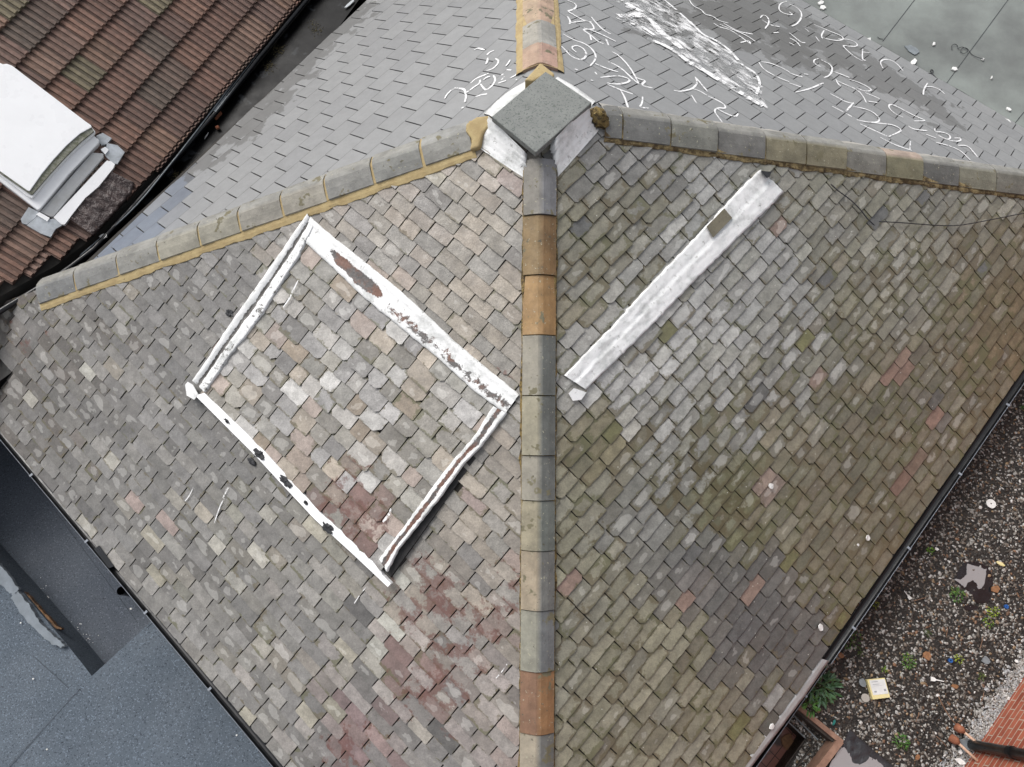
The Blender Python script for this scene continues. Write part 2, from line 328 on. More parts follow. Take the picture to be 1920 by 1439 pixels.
# ------------------------------------------------------------ slating
def zonepick(zones,P):
    ws=[]
    for z in zones: ws.append(z['w']*math.exp(-(np.linalg.norm(P-z['c'])/z['r'])**2)+1e-9)
    zonepick.mean=sum(w*np.mean(np.array([alb(*c) for c in z['cols']]),0) for z,w in zip(zones,ws))/sum(ws)
    t=random.random()*sum(ws)
    for z,w in zip(zones,ws):
        t-=w
        if t<=0: return z
    return zones[0]
def Z(pl,x,y,r,cols,w=1.,dry=.0,moss=.3,streak=0.,j=.09): return dict(c=pl.at(x,y),r=r,cols=cols,w=w,dry=dry,moss=moss,streak=streak,j=j)
def slates(pl,poly,expo,wid,thick,zones,rough=1.,gap=.006,holes=[],h0=0.,smin=.7,smax=1.3,stains=[],ch=1.,bl=.5,acc=None):
    ST=[(pl.at(x,y),r,a) for x,y,r,a in stains]
    def stain(P): return min(1.,sum(a*math.exp(-(np.linalg.norm(P-c)/r)**2) for c,r,a in ST))
    mb=MB(); poly=ccw(poly); s0,s1=min(p[0] for p in poly),max(p[0] for p in poly); t0,t1=min(p[1] for p in poly),max(p[1] for p in poly)
    t=t0; row=0
    while t<t1:
        ex=expo*random.uniform(1-.06*rough,1+.06*rough) if rough else expo
        s=s0-wid*(.5 if row%2 else 0)-(random.random()*wid if rough>.5 else 0)
        while s<s1:
            w=wid*(random.uniform(smin,smax) if rough else 1)
            a,b=s+gap/2,s+w-gap/2; s+=w
            drop=random.gauss(0,.006*rough) if rough else 0
            if rough and random.random()<.03: drop-=random.uniform(.01,.035)
            sk=random.gauss(0,.005*rough)
            hd=t+ex*1.18
            def th(ss): return t+drop+sk*(ss-a)/wid
            if rough:
                c1,c2=[random.choice((0,0,.012,.02,.035))*random.random()*1.6*ch for _ in range(2)]; c1+=.004;c2+=.004
                mid=[(a+(b-a)*q,th(a+(b-a)*q)+random.gauss(0,.0032*rough)) for q in (.3,.5,.7)]
                out=[(a,th(a)+c1),(a+c1,th(a))]+mid+[(b-c2,th(b)),(b,th(b)+c2),(b-random.uniform(0,.004),hd),(a+random.uniform(0,.004),hd)]
            else: out=[(a,t),(b,t),(b,hd),(a,hd)]
            out=clip(out,poly)
            if len(out)<3: continue
            cs=sum(p[0] for p in out)/len(out); ct=sum(p[1] for p in out)/len(out)
            if any(inpoly(cs,ct,hh) for hh in holes): continue
            z=zonepick(zones,pl.p(cs,ct)); c=random.choice(z['cols']); f=random.gauss(1,z['j']); c=[max(.01,(v*bl+m_*(1-bl))*f) for v,m_ in zip(alb(*c),zonepick.mean)]
            tk=thick*(random.uniform(.8,1.5) if rough else 1); tilt=random.gauss(0,.0022*rough)
            def hh_(p): return h0+thick*.55+(tk*1.55)*max(0.,1-(p[1]-t)/(ex*1.1))+tilt*(p[0]-cs)/wid
            top=[pl.p(p[0],p[1],hh_(p)) for p in out]; bot=[pl.p(p[0],p[1],hh_(p)-tk*1.25) for p in out]
            n=len(out); loc=[((p[0]-(a+b)/2)/(w/2),(p[1]-(t+ex*.5))/(ex*.5),stain(pl.p(*p))) for p in out]*2
            fs=[list(range(n))]+[[i,i+n,(i+1)%n+n,(i+1)%n] for i in range(n)]
            if acc and random.random()<.032: c=alb(*random.choice(acc))
            al=min(1.,max(0.,random.gauss(z['dry']*.7,.24))) if z['dry']>0 else 0.
            mb.add(top+bot,fs,col=tuple(c)+(al,),aux=(max(0,random.gauss(z['moss'],.12)),z['streak']*random.random(),random.random()),loc=loc)
        t+=ex; row+=1
    return mb
HB=empty('hipped_roof_building',(.4,4.5,0),'building with a four-sided slate hip roof meeting at a square concrete-capped chimney','building')
def polypx(pl,pts,h=0): return [pl.px(x,y,h) for x,y in pts]
greyA=[(132,130,128),(142,140,137),(122,121,119),(148,145,140),(128,126,122),(114,112,110)]
zA=[Z(PA,250,880,1.9,greyA,1.5,.30,.22),Z(PA,60,640,.9,[(96,92,88),(112,106,100),(128,124,120),(104,96,90)],1.6,.62,.35),Z(PA,160,600,.6,greyA,1,.5,.25),
 Z(PA,560,1330,1.6,greyA+[(168,162,156),(150,146,140)],1.3,.15,.22,.4),
 Z(PA,470,1060,1.3,[(150,147,140),(160,155,144),(140,138,132),(196,192,180),(184,178,160),(160,152,138),(142,140,128),(148,146,138),(150,148,142),(140,138,134),(144,142,136)],.9,.36,.25,.2),
 Z(PA,900,480,1.0,[(164,156,144),(168,157,144),(154,149,140),(144,142,137),(170,160,146),(150,145,135)],1.6,.1,.2,.8),
 Z(PA,700,360,.7,[(150,146,140),(164,154,144),(140,138,136),(176,160,148)],1.3,.15,.2,.6),
 Z(PA,900,1000,1.1,[(164,155,143),(156,149,139),(168,158,144),(148,145,139),(144,137,128)],1.6,.15,.3,.9),
 Z(PA,920,1350,.9,[(168,160,154),(156,150,146),(146,138,134),(168,152,144),(140,132,126)],1.2,.3,.35,.6),
 Z(PA,880,1180,.42,[(132,112,106),(150,130,122),(160,150,142),(140,122,114)],1.,.3,.4),Z(PA,800,1265,.35,[(124,96,92),(140,116,110),(134,110,104)],1.2,.1,.3),
 Z(PA,680,1400,.42,[(132,110,108),(140,118,114),(148,136,132),(124,102,102)],1.6,.05,.1),
 Z(PA,420,760,.8,[(112,111,110),(124,122,120),(134,132,130)],1.1,.3,.2)]
polyA=[PA.st(LC),PA.st(BC),PA.st(AP)]
DORM_PX=[(592,430),(972,742),(724,1090),(372,738)]
dpolyA=ccw(polypx(PA,[(600,470),(950,752),(740,1040),(400,740)]))
stA=[(990,1140,.25,1.),(900,1190,.3,1.1),(850,1250,.25,1.1),(820,1290,.25,1.1),(780,1320,.3,.9),(670,1400,.35,.9),(640,1439,.3,.9),(760,1180,.3,.7),(960,1050,.3,.7),(830,1110,.3,.8),(800,1060,.25,.8),(960,700,.2,.8),(60,650,.5,.7),(870,1400,.2,.6),(1000,960,.2,.6),(740,1120,.25,.6),(560,1230,.2,.3)]
slates(PA,polyA,.124,.25,.0088,zA,1.,.0095,holes=[dpolyA],stains=stA,ch=.45,bl=.7,acc=[(190,188,178),(178,172,156),(166,150,143),(104,102,100),(98,96,94),(176,172,162),(156,151,136)]).build('slate_slope',M['slateA'],HB,label='weathered slope of grey, pinkish and red-stained slates around the white-edged dormer')
ol=[(140,136,117),(148,144,123),(130,127,107),(152,147,128),(143,141,128)]
br=[(118,113,96),(126,119,99),(133,124,107),(107,104,89),(115,113,97),(130,124,109)]
zB=[Z(PB,1140,1300,1.3,ol,1.4,.10,.50),Z(PB,1330,1420,.9,ol+br,1.3,.03,.55),Z(PB,1130,460,.7,[(138,134,118),(146,142,128),(130,126,106),(142,140,132)],1.6,.1,.5),
 Z(PB,1160,300,.4,[(138,137,135),(146,145,142),(130,129,127)],2.,.2,.25),Z(PB,1090,620,.25,[(134,126,104),(144,136,116)],1.6,0,.5),
 Z(PB,1180,660,.42,[(190,189,186),(184,182,177),(196,195,192),(174,172,165)],4.,.2,.30,.9),Z(PB,1290,620,.5,[(184,184,181),(175,174,169),(190,189,186),(164,162,152)],3.4,.3,.34,.6),Z(PB,1420,480,.6,[(168,168,166),(174,174,172),(158,157,153),(148,147,136)],2.2,.3,.28,.5),
 Z(PB,1310,760,.5,[(168,168,165),(160,160,156),(150,149,140),(140,138,122)],2.2,.5,.5,.3),Z(PB,1480,640,.5,[(156,156,153),(164,164,161),(142,141,132),(136,134,118)],1.8,.45,.45,.3),Z(PB,1240,900,.3,[(162,162,158),(150,149,142),(132,130,112)],1.6,.4,.5),
 Z(PB,1640,430,1.0,[(146,144,134),(152,149,138),(138,135,122),(132,130,114)],1.4,.22,.42),Z(PB,1640,560,.5,[(132,128,108),(146,144,132),(124,120,98)],1.4,.5,.6),
 Z(PB,1730,660,1.0,br+[(140,136,122)],1.5,.22,.65),Z(PB,1620,960,1.1,br+[(118,118,100)],1.5,.02,.65),
 Z(PB,1860,600,.55,[(118,106,82),(124,108,84),(112,104,84)],1.6,.1,.8),
 Z(PB,1350,960,.42,[(112,112,82),(118,118,90),(106,106,78),(124,124,106)],2.6,.15,.9),Z(PB,1150,830,.3,[(132,124,98),(126,118,92),(140,132,108)],1.6,.1,.6),
 Z(PB,1440,860,.4,[(146,136,116),(132,128,104),(150,146,128),(124,122,98)],1.2,.3,.6),
 Z(PB,1400,1160,.34,[(100,100,100),(108,108,106),(92,92,93),(112,109,104)],10.,.05,.12),Z(PB,1300,1060,.26,[(112,112,110),(120,119,114)],6.,.05,.2),Z(PB,1480,1240,.36,[(104,104,102),(110,108,103),(98,97,96)],8.,.05,.25),
 Z(PB,1210,1000,.34,[(136,136,130),(146,146,142),(124,122,114)],2.2,.3,.3),Z(PB,1740,760,.22,[(94,94,95),(104,103,101)],2.,0,.3),Z(PB,1680,700,.13,[(142,114,102)],4,0,.2),
 Z(PB,1750,800,.10,[(142,114,102)],4,0,.2),Z(PB,1700,905,.10,[(142,114,102)],4,0,.2),Z(PB,1300,1110,.12,[(146,118,108)],5,0,.1),Z(PB,1430,920,.14,[(150,124,112),(160,140,130)],3,.2,.2)]
polyB=[PB.st(BC),PB.st(RC),PB.st(AP)]
stB=[(1350,950,.5,1.1),(1250,860,.4,.8),(1120,1000,.4,.7),(1600,620,.5,.5),(1880,580,.5,.9),(1150,1150,.8,.4),(1500,900,.7,.4),(1700,1000,.8,.5),(1180,480,.6,.5)]
slates(PB,polyB,.124,.265,.0085,zB,.8,.0085,stains=stB,ch=.6,bl=.55,acc=[(158,158,154),(150,128,116),(104,104,102),(120,118,84)]).build('slate_slope',M['slateB'],HB,label='mossy olive-brown slope of old slates crossed by the white flashing strip')
# newer slopes, cut at the valley gutter and at the flat roof
nw=[(146,147,147),(150,151,151),(143,144,145),(154,155,155)]
polyC=ccw([PC.st(AP),PC.px(1007,-300),PC.px(700,-9),PC.px(62,582)])
zC=[Z(PC,700,150,3,nw,1,0,.05,j=.012),Z(PC,470,170,.5,[(146,147,147),(150,151,152)],1.,0,.25,j=.02),Z(PC,200,470,.55,[(112,121,134),(106,115,129),(112,120,133)],9,0,0,j=.03),Z(PC,300,370,.35,[(106,115,129),(114,122,134)],1.6,0,0,j=.03)]  # bluish zones paint a reflection into the slate colour
polyC=ccw(clip(polyC,ccw([PC.st(AP),PC.st(LC),PC.st(TC)])))
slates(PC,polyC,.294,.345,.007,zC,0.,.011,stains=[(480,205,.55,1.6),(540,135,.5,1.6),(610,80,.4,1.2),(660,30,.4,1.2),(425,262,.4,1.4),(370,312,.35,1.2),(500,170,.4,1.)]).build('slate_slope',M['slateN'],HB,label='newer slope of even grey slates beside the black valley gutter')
zD=[Z(PD,1500,220,3,nw,1,0,.05,j=.012),Z(PD,1420,60,.9,[(128,128,127),(122,122,121),(134,134,133)],1.3,0,.32,j=.03),Z(PD,1650,180,.7,[(150,150,150),(158,158,158)],1.,0,.25,j=.03)]
polyD=[PD.st(RC),PD.st(TC),PD.st(AP)]
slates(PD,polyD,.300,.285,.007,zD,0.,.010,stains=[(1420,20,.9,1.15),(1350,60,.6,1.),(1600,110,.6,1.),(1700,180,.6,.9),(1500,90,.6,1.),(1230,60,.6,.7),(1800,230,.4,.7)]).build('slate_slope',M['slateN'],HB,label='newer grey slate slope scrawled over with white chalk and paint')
u=MB()
q=[PC.p(*p,-.004) for p in polyC]; u.prism(q,[p-PC.n*.02 for p in q])
for pl,a,b in ((PA,LC,BC),(PB,BC,RC),(PD,RC,TC)):
    f=-.004; t=[a+pl.n*f,b+pl.n*f,AP+pl.n*f]; u.add([a-pl.n*.03,b-pl.n*.03,AP-pl.n*.03]+t,[[2,1,0],[3,4,5],[0,1,4,3]])
u.build('roof_deck',M['under'],HB)
wl=MB(); ins=[]
cen=(LC+BC+RC+TC)/4
c4=[p+(cen-p)*.045 for p in (LC,BC,RC,TC)]
for i in range(4):
    a,b=c4[i].copy(),c4[(i+1)%4].copy(); a[2]=b[2]=-.05; a2,b2=a.copy(),b.copy(); a2[2]=b2[2]=-7; wl.add([a,b,b2,a2],[[3,2,1,0]])
wl.build('wall',M['wall'],HB)
# ------------------------------------------------------------ hips: mortar bed part, each ridge tile a sub-part
G1=[(150,148,142),(158,154,142),(146,146,142)]
def hip(corner,pl1,pl2,px_bounds,axis,cols,wid1,wid2,mort,mats,label,hcap=.058,g_=.006,jh=.0):
    d=nz(corner-AP); n1,n2=pl1.n,pl2.n
    d1=np.cross(d,n1); d1=d1 if d1@(pl1.o+pl1.e*2-AP)>0 else -d1
    d2=np.cross(d,n2); d2=d2 if d2@(pl2.o+pl2.e*2-AP)>0 else -d2
    c1=cenof(pl1); c2=cenof(pl2)
    if d1@(c1-AP)<0:d1=-d1
    if d2@(c2-AP)<0:d2=-d2
    nm=nz(n1+n2)
    def tparam(v):   # parameter along the hip (m) whose crest projects to the pixel coordinate v on the axis
        lo,hi=0.,np.linalg.norm(corner-AP)*1.3
        f=lambda t: proj(AP+d*t+nm*hcap)[axis]
        inc=f(hi)>f(lo)
        for _ in range(40):
            m=(lo+hi)/2
            if (f(m)<v)==inc: lo=m
            else: hi=m
        return lo
    ts=[tparam(v) for v in px_bounds]
    bed=MB(); n=int(abs(ts[-1]-ts[0])/.05)+1; m1,m2=mort
    vs=[];ji=[0,0]
    for i in range(n+1):
        t=ts[0]+(ts[-1]-ts[0])*i/n; row=[]
        for q_,(dd,nn,ww,mm) in enumerate(((d1,n1,wid1,m1),(d2,n2,wid2,m2))):
            ji[q_]=ji[q_]*.6+random.gauss(0,.005); jit=ji[q_]
            side=[AP+d*t+dd*.006+nn*(.046+jh),AP+d*t+dd*(ww*.5)+nn*(.047+jh),AP+d*t+dd*(ww-.006)+nn*.040,AP+d*t+dd*(ww+.004)+nn*(.033+random.gauss(0,.002)),AP+d*t+dd*(ww+mm*.6)+nn*.03,AP+d*t+dd*(ww+mm+jit)+nn*.022,AP+d*t+dd*(ww+mm+jit+.004)+nn*.0]
            row=(side[::-1] if q_==0 else row+side)
        vs+=row
    m_=14; fs=[[i*m_+k,i*m_+k+1,(i+1)*m_+k+1,(i+1)*m_+k] for i in range(n) for k in range(m_-1)]
    if np.cross(vs[1]-vs[0],vs[m_]-vs[0])@n1<0: fs=[f[::-1] for f in fs]
    bed.add(vs,fs); bed.mi=[0 if (k%(m_-1))<7 else 1 for k in range(len(fs))]
    B=bed.build('hip',mats,HB,label=label)
    for i in range(len(ts)-1):
        c=cols[i]; a,b=ts[i],ts[i+1]; L=b-a; tb=MB()
        pts=[]
        lift=[.010,.0]; 
        rows=6; prof=[(-1,0),(-.62,.3),(-.3,.62),(-.08,.93),(.08,.93),(.3,.62),(.62,.3),(1,0)]
        prof=[(-1.,0.),(-.97,.10),(-.5,.55),(-.06,.985),(.06,.985),(.5,.55),(.97,.10),(1.,0.)]
        grid=[];jt=random.gauss(0,.003)
        for r in range(rows+1):
            t=a+g_+(L-2*g_)*r/rows; lf=.012*(r/rows)
            row=[]
            for x,y in prof:
                dd,nn,ww=(d1,n1,wid1) if x<0 else (d2,n2,wid2)
                base=AP+d*t+dd*(ww*abs(x))+nn*.040
                crest=AP+d*t+nm*(hcap-.006)
                p=base*abs(x)+(AP+d*t+dd*(ww*abs(x))+nn*(hcap+.0))*(1-abs(x)) if abs(x)<.97 else base
                if abs(x)<.97: p=AP+d*t+dd*(ww*abs(x))+nn*(.052)
                if abs(x)<.1: p=AP+d*t+dd*.006+nn*.054
                row.append(p+nm*(lf+jt))
            if r in (0,rows): 
                pass
            grid.append(row)
        m=len(prof)
        vs=[p for r in grid for p in r]; vb=[p-nm*.06 for p in vs]; N=len(vs)
        # face orientation: want outward normals
        fs=[]
        for r in range(rows):
            for k in range(m-1): fs.append([r*m+k,r*m+k+1,(r+1)*m+k+1,(r+1)*m+k])
        for k in range(m-1): fs.append([k,N+k,N+k+1,k+1]); e=rows*m; fs.append([e+k,e+k+1,N+e+k+1,N+e+k])
        for r in range(rows):
            fs.append([r*m,(r+1)*m,N+(r+1)*m,N+r*m]); e=m-1; fs.append([r*m+e,N+r*m+e,N+(r+1)*m+e,(r+1)*m+e])
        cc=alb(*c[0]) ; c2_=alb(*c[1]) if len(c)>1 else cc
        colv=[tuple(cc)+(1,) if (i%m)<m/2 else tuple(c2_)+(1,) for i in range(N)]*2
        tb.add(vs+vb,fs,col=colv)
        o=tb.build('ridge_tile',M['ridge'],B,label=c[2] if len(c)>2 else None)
    return d,d1,d2,nm,ts
CEN={}
def cenof(pl):
    for q,(a,b) in ((PA,(LC,BC)),(PB,(BC,RC)),(PC,(LC,TC)),(PD,(TC,RC))):
        if q is pl: return (a+b+AP)/3
g1,g2=(152,147,134),(104,106,102)  # lit left and shaded, mossy right faces painted as two tile colours
t1,t2=(170,138,96),(156,122,80)
rt=lambda a,b,l=None:(a,b,l) if l else (a,b)
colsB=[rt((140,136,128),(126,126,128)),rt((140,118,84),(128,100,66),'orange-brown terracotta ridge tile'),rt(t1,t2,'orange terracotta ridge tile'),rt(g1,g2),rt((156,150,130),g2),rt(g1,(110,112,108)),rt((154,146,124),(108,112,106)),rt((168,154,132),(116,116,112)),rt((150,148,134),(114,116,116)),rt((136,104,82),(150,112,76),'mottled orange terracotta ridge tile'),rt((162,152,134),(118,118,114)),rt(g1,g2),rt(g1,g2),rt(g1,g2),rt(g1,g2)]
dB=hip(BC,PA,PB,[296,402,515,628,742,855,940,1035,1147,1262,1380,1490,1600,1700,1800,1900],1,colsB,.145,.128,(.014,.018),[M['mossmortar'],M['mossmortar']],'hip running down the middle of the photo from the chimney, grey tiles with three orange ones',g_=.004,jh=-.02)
G=(146,145,139);Gw=(157,152,140)
colsL=[rt(G,(150,150,146)),rt((136,136,131),G),rt((141,140,135),G),rt(Gw,G),rt((150,146,136),G),rt((156,152,138),G),rt((160,156,142),G),rt(G,G),rt((137,137,134),G),rt((130,131,130),G)]
dL=hip(LC,PA,PC,[880,787,695,607,525,445,370,293,217,137,66],0,colsL,.175,.13,(.075,.012),[M['mortar'],M['mortar']],'left hip of grey tiles bedded in fresh yellow mortar',g_=.016,jh=-.004)
R1,R2,R3=(124,122,112),(138,134,120),(118,118,115)
colsR=[rt(R3,R3),rt(R3,G),rt((128,128,120),G),rt((119,118,114),G),rt((132,126,104),G),rt((130,124,102),G),rt((126,124,116),G),rt((128,124,100),(176,158,144),'moss-green hip tile with a bare orange back'),rt((104,104,100),G),rt((132,130,114),G),rt(R1,G),rt(R1,G),rt(R1,G)]
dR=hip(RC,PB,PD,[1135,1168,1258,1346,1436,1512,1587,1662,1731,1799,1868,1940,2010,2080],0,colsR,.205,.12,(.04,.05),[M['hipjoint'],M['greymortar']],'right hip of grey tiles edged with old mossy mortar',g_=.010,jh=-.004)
TP=(176,150,130)
colsT=[rt(TP,(182,150,134),'orange-pink terracotta ridge tile nearest the chimney'),rt((164,160,150),(160,158,152)),rt((182,160,136),(178,152,132)),rt((176,160,136),(170,156,136)),rt(TP,TP)]
dT=hip(TC,PC,PD,[117,79,37,-10,-60,-110],1,colsT,.16,.16,(.075,.06),[M['mortar'],M['mortar']],'hip running up from behind the chimney, pinkish tiles bedded in yellow mortar',g_=.012,jh=-.004)
# ------------------------------------------------------------ chimney
def ppx(pts,z): return [zat(x,y,z) for x,y in pts]
def lump(mb,c,ax,ay,az,rx,ry,rz,col=None,jit=.15,n=10,m=6,seed=0):
    r=random.Random(seed); vs=[];fs=[]
    for i in range(m+1):
        ph=math.pi*i/m
        for j in range(n):
            th=2*math.pi*j/n; k=1+r.uniform(-jit,jit); vs.append(np.asarray(c)+k*(ax*rx*math.sin(ph)*math.cos(th)+ay*ry*math.sin(ph)*math.sin(th)+az*rz*math.cos(ph)))
    for i in range(m):
        for j in range(n): j2=(j+1)%n; fs.append([i*n+j,(i+1)*n+j,(i+1)*n+j2,i*n+j2])
    mb.add(vs,fs,col=col)
ZS=2.64
cap=ppx([(921.7,219),(1023,134),(1110,192.5),(1005,286)],ZS)
cc=sum(cap)/4; stack=[cc+(p-cc)*.74 for p in cap]
ch=MB(); ch.prism([p-np.array((0,0,.075)) for p in stack],[p-np.array((0,0,1.2)) for p in stack])
CH=ch.build('chimney',M['concrete'],HB,label='short square chimney at the top of the roof where the four hips meet')
cm=MB(); cm.prism(cap,[p-np.array((0,0,.062)) for p in cap]); CS=cm.build('cap_slab',M['concrete'],CH)
bv=CS.modifiers.new('b','BEVEL'); bv.width=.008; bv.segments=2
def band(pl,A_,B_,h,n,m,name,mat,parent,peel=lambda u,v:0,thick=.03,lum=.0025,label=None,smooth=True,edge=.006):
    """sheet between two pixel polylines lying on a plane"""
    def res(L,k):
        P=[np.array(pl.px(x,y,.02)) for x,y in L]; d=[0]
        for i in range(1,len(P)): d.append(d[-1]+np.linalg.norm(P[i]-P[i-1]))
        o=[]
        for i in range(k+1):
            t=d[-1]*i/k; j=max(q for q in range(len(d)) if d[q]<=t+1e-9); j=min(j,len(P)-2); f=(t-d[j])/(d[j+1]-d[j]+1e-9); o.append(P[j]*(1-f)+P[j+1]*f)
        return o
    a,b=res(A_,n),res(B_,n); vs=[];au=[];fs=[]
    r=random.Random(hash(name)%999 if False else len(A_)*7+len(B_))
    for i in range(n+1):
        wob=(b[i]-a[i])/np.linalg.norm(b[i]-a[i])*edge; ja,jb=r.gauss(0,.35),r.gauss(0,.35)
        for j in range(-1,m+2):
            jj=min(max(j,0),m); f=jj/m; q=(a[i]+wob*ja)*(1-f)+(b[i]+wob*jb)*f
            hh=(h(f,i/n)+(r.gauss(0,lum) if 0<jj<m else 0)) if j==jj else 0.
            vs.append(pl.p(q[0],q[1],hh)); au.append((float(peel(f,i/n)),0,0))
    M2=m+3
    n0=None
    for i in range(n):
        for j in range(M2-1): fs.append([i*M2+j,i*M2+j+1,(i+1)*M2+j+1,(i+1)*M2+j])
    nn=np.cross(vs[fs[M2//2][1]]-vs[fs[M2//2][0]],vs[fs[M2//2][3]]-vs[fs[M2//2][0]])
    if nn@pl.n<0: fs=[f[::-1] for f in fs]
    mb=MB(); mb.add(vs,fs,aux=au); return mb.build(name,mat,parent,smooth,label)
const=lambda c:(lambda u,v:c)
band(PA,[(897,277),(904,262),(918,240),(921,224)],[(988,338),(988,315),(988,300),(988,290)],lambda u,v:.02+.085*v**1.4,18,8,'flashing',M['whitelead'],CH,lambda u,v:.38,edge=.02)
# reshape: flashing aprons on the other three sides
band(PB,[(1046,332),(1040,308),(1034,286),(1032,268)],[(1122,246),(1114,240),(1104,228),(1092,205)],lambda u,v:.02+.13*v**1.3,18,8,'flashing',M['whitelead'],CH,lambda u,v:.38,edge=.02)
band(PC,[(908,215),(950,176),(1000,146)],[(925,222),(962,190),(1010,150)],const(.03),12,3,'flashing',M['whitelead'],CH,lambda u,v:.25,edge=.01)
band(PD,[(1046,146),(1080,166),(1116,192)],[(1040,150),(1076,172),(1110,198)],const(.03),12,2,'flashing',M['whitelead'],CH,lambda u,v:.2,edge=.005)
mm=MB(); p0=PD.at(1120,218,.06); lump(mm,PB.at(1122,222,.03),PB.e,PB.u,PB.n,.07,.10,.09,jit=.18,n=14,m=9,seed=3); mm.build('mortar_lump',M['mossmortar'],CH,True,'crumbling brown mortar lump at the right corner of the chimney')
mm=MB(); pts=[(873,232),(893,219),(918,216),(922,232),(905,250),(898,276),(880,282),(884,262),(872,246)]
mm.prism([PA.at(x,y,.075) for x,y in pts],[PA.at(x,y,.075)-PA.n*.08 for x,y in pts]); o=mm.build('mortar_haunch',M['mortar'],CH,label='smooth yellow mortar haunch at the left corner of the chimney'); b=o.modifiers.new('b','BEVEL'); b.width=.02; b.segments=3
mm=MB(); pts=[(983,150),(1013,117),(1040,138),(1036,150),(1022,140),(1000,152)]
mm.prism([zat(x,y,2.62) for x,y in pts],[zat(x,y,2.62)-np.array((0,0,.12)) for x,y in pts]); o=mm.build('mortar_haunch',M['mortar'],CH,label='yellow mortar wedge behind the chimney'); b=o.modifiers.new('b','BEVEL'); b.width=.015; b.segments=2
# ------------------------------------------------------------ dormer on the left slope
tl=PA.at(588,428); tr=PA.at(972,742); ee=nz(tr-tl); hz=np.array((-ee[1],ee[0],0)); 
if hz@(PA.u)<0: hz=-hz
dp=math.radians(22.3); PDm=Plane(tl,ee if np.cross(ee,hz)[2]>0 else -ee,hz*math.cos(dp)+np.array((0,0,1))*math.sin(dp)); 
if PDm.n[2]<0: PDm=Plane(tl,-ee,hz*math.cos(dp)+np.array((0,0,1))*math.sin(dp))
dc=[PDm.at(x,y) for x,y in [(580,418),(975,742),(724,1092),(370,736)]]
dm=MB()
dz=np.array((0,0,1.))
ins=[dc[0],dc[1],dc[2]+(dc[1]-dc[2])*.03,dc[3]+(dc[0]-dc[3])*.03]
bt=[PA.o+0*p for p in ins]
def drop(p,pl,h=-.05):  # vertically down on the plane
    t=(pl.n@(pl.o-p)+h)/(pl.n[2]); return p+dz*t
b4=[drop(p,PA) for p in ins]; t4=[p-dz*.02 for p in ins]
dm.add(t4+b4,[[1,2,6,5],[2,3,7,6],[3,0,4,7],[0,1,2,3]])
DO=dm.build('dormer',M['darkcheek'],HB,label='low shed dormer with old slates framed by white-painted flashings')
dpoly=ccw([PDm.px(*p) for p in [(572,448),(932,765),(716,1070),(378,738)]])
mixd=[(190,186,180),(166,162,152),(178,162,152),(150,148,142),(158,142,122),(172,170,168),(156,154,146),(200,198,194),(182,170,154),(140,136,128)]
zM=[Z(PDm,600,760,2,mixd,1,.35,.32,.4,.1),Z(PDm,650,960,.42,[(128,100,94),(138,116,108),(150,136,124),(124,104,98)],1.3,.2,.5,0),Z(PDm,790,850,.5,mixd,.8,.2,.4),Z(PDm,620,690,.6,[(150,148,148),(164,162,160),(138,136,134)],.9,.35,.25)]
slates(PDm,dpoly,.152,.22,.011,zM,1.,.008,bl=.85,h0=.0,stains=[(670,945,.3,1.1),(640,900,.25,1.),(700,990,.25,.9),(800,880,.2,.8),(620,980,.2,.8),(540,740,.15,.4)]).build('dormer_slates',M['slateA'],DO)
def pk_top(u,v):
    if .10<v<.42: return .27+.55*math.exp(-((u-.58)/.22)**2)*min(1,(v-.10)/.06,(.42-v)/.06)
    if v<.12: return .30
    return .33+.20*math.exp(-((u-.70)/.25)**2)
band(PDm,[(583,408),(620,440),(694,499),(740,536),(800,590),(852,640),(900,680),(974,741)],[(575,457),(600,480),(630,507),(673,549),(740,605),(821,671),(886,730),(948,776)],lambda u,v:.034+.012*math.exp(-((u-.15)/.10)**2)+.006*math.exp(-((u-.8)/.08)**2),60,12,'flashing',M['white'],DO,pk_top,label='wide white flashing along the top of the dormer, flaking to brown')
band(PDm,[(579,402),(540,458),(500,516),(440,600),(388,680),(364,714)],[(590,424),(562,480),(540,514),(494,588),(457,637),(432,668),(386,736)],lambda u,v:.042+.012*math.exp(-((u-.12)/.13)**2)-.02*math.exp(-((u-.42)/.08)**2),50,14,'flashing',M['whitelead'],DO,lambda u,v:.34+.36*math.exp(-((u-.42)/.10)**2)+(.10 if u>.6 else 0),label='white flashing with a grey groove down the left side of the dormer')
band(PDm,[(926,762),(890,818),(844,871),(800,930),(757,990),(712,1048)],[(950,775),(905,835),(869,871),(832,925),(790,978),(747,1031),(727,1072)],lambda u,v:.036+.012*math.exp(-((u-.9)/.1)**2),50,10,'flashing',M['white'],DO,lambda u,v:.28+.36*math.exp(-((u-.48)/.26)**2),label='narrow flashing down the right side of the dormer, brown along its middle')
mbp=MB(); edge=[(366,742),(477,853),(527,907),(590,974),(660,1038),(727,1101)]; inn=[(383,737),(463,815),(520,872),(560,918),(610,971),(668,1024),(712,1068),(733,1094)]
E1=[PDm.at(x,y,.03) for x,y in edge]; E2=[PDm.at(x,y,.03) for x,y in inn[::-1]]
rr=random.Random(5); E2s=[]
for i in range(len(E2)-1):
    for k in range(6): E2s.append(E2[i]*(1-k/6)+E2[i+1]*(k/6)+PDm.u*(rr.gauss(0,.004)-(.02*rr.random() if rr.random()<.12 else 0)))
E2s.append(E2[-1])
top=E1+E2s; mbp.prism(top,[p-PDm.n*.05 for p in top]); mbp.build('eaves_trim',M['gloss'],DO,label='bright white trim along the lower edge of the dormer')
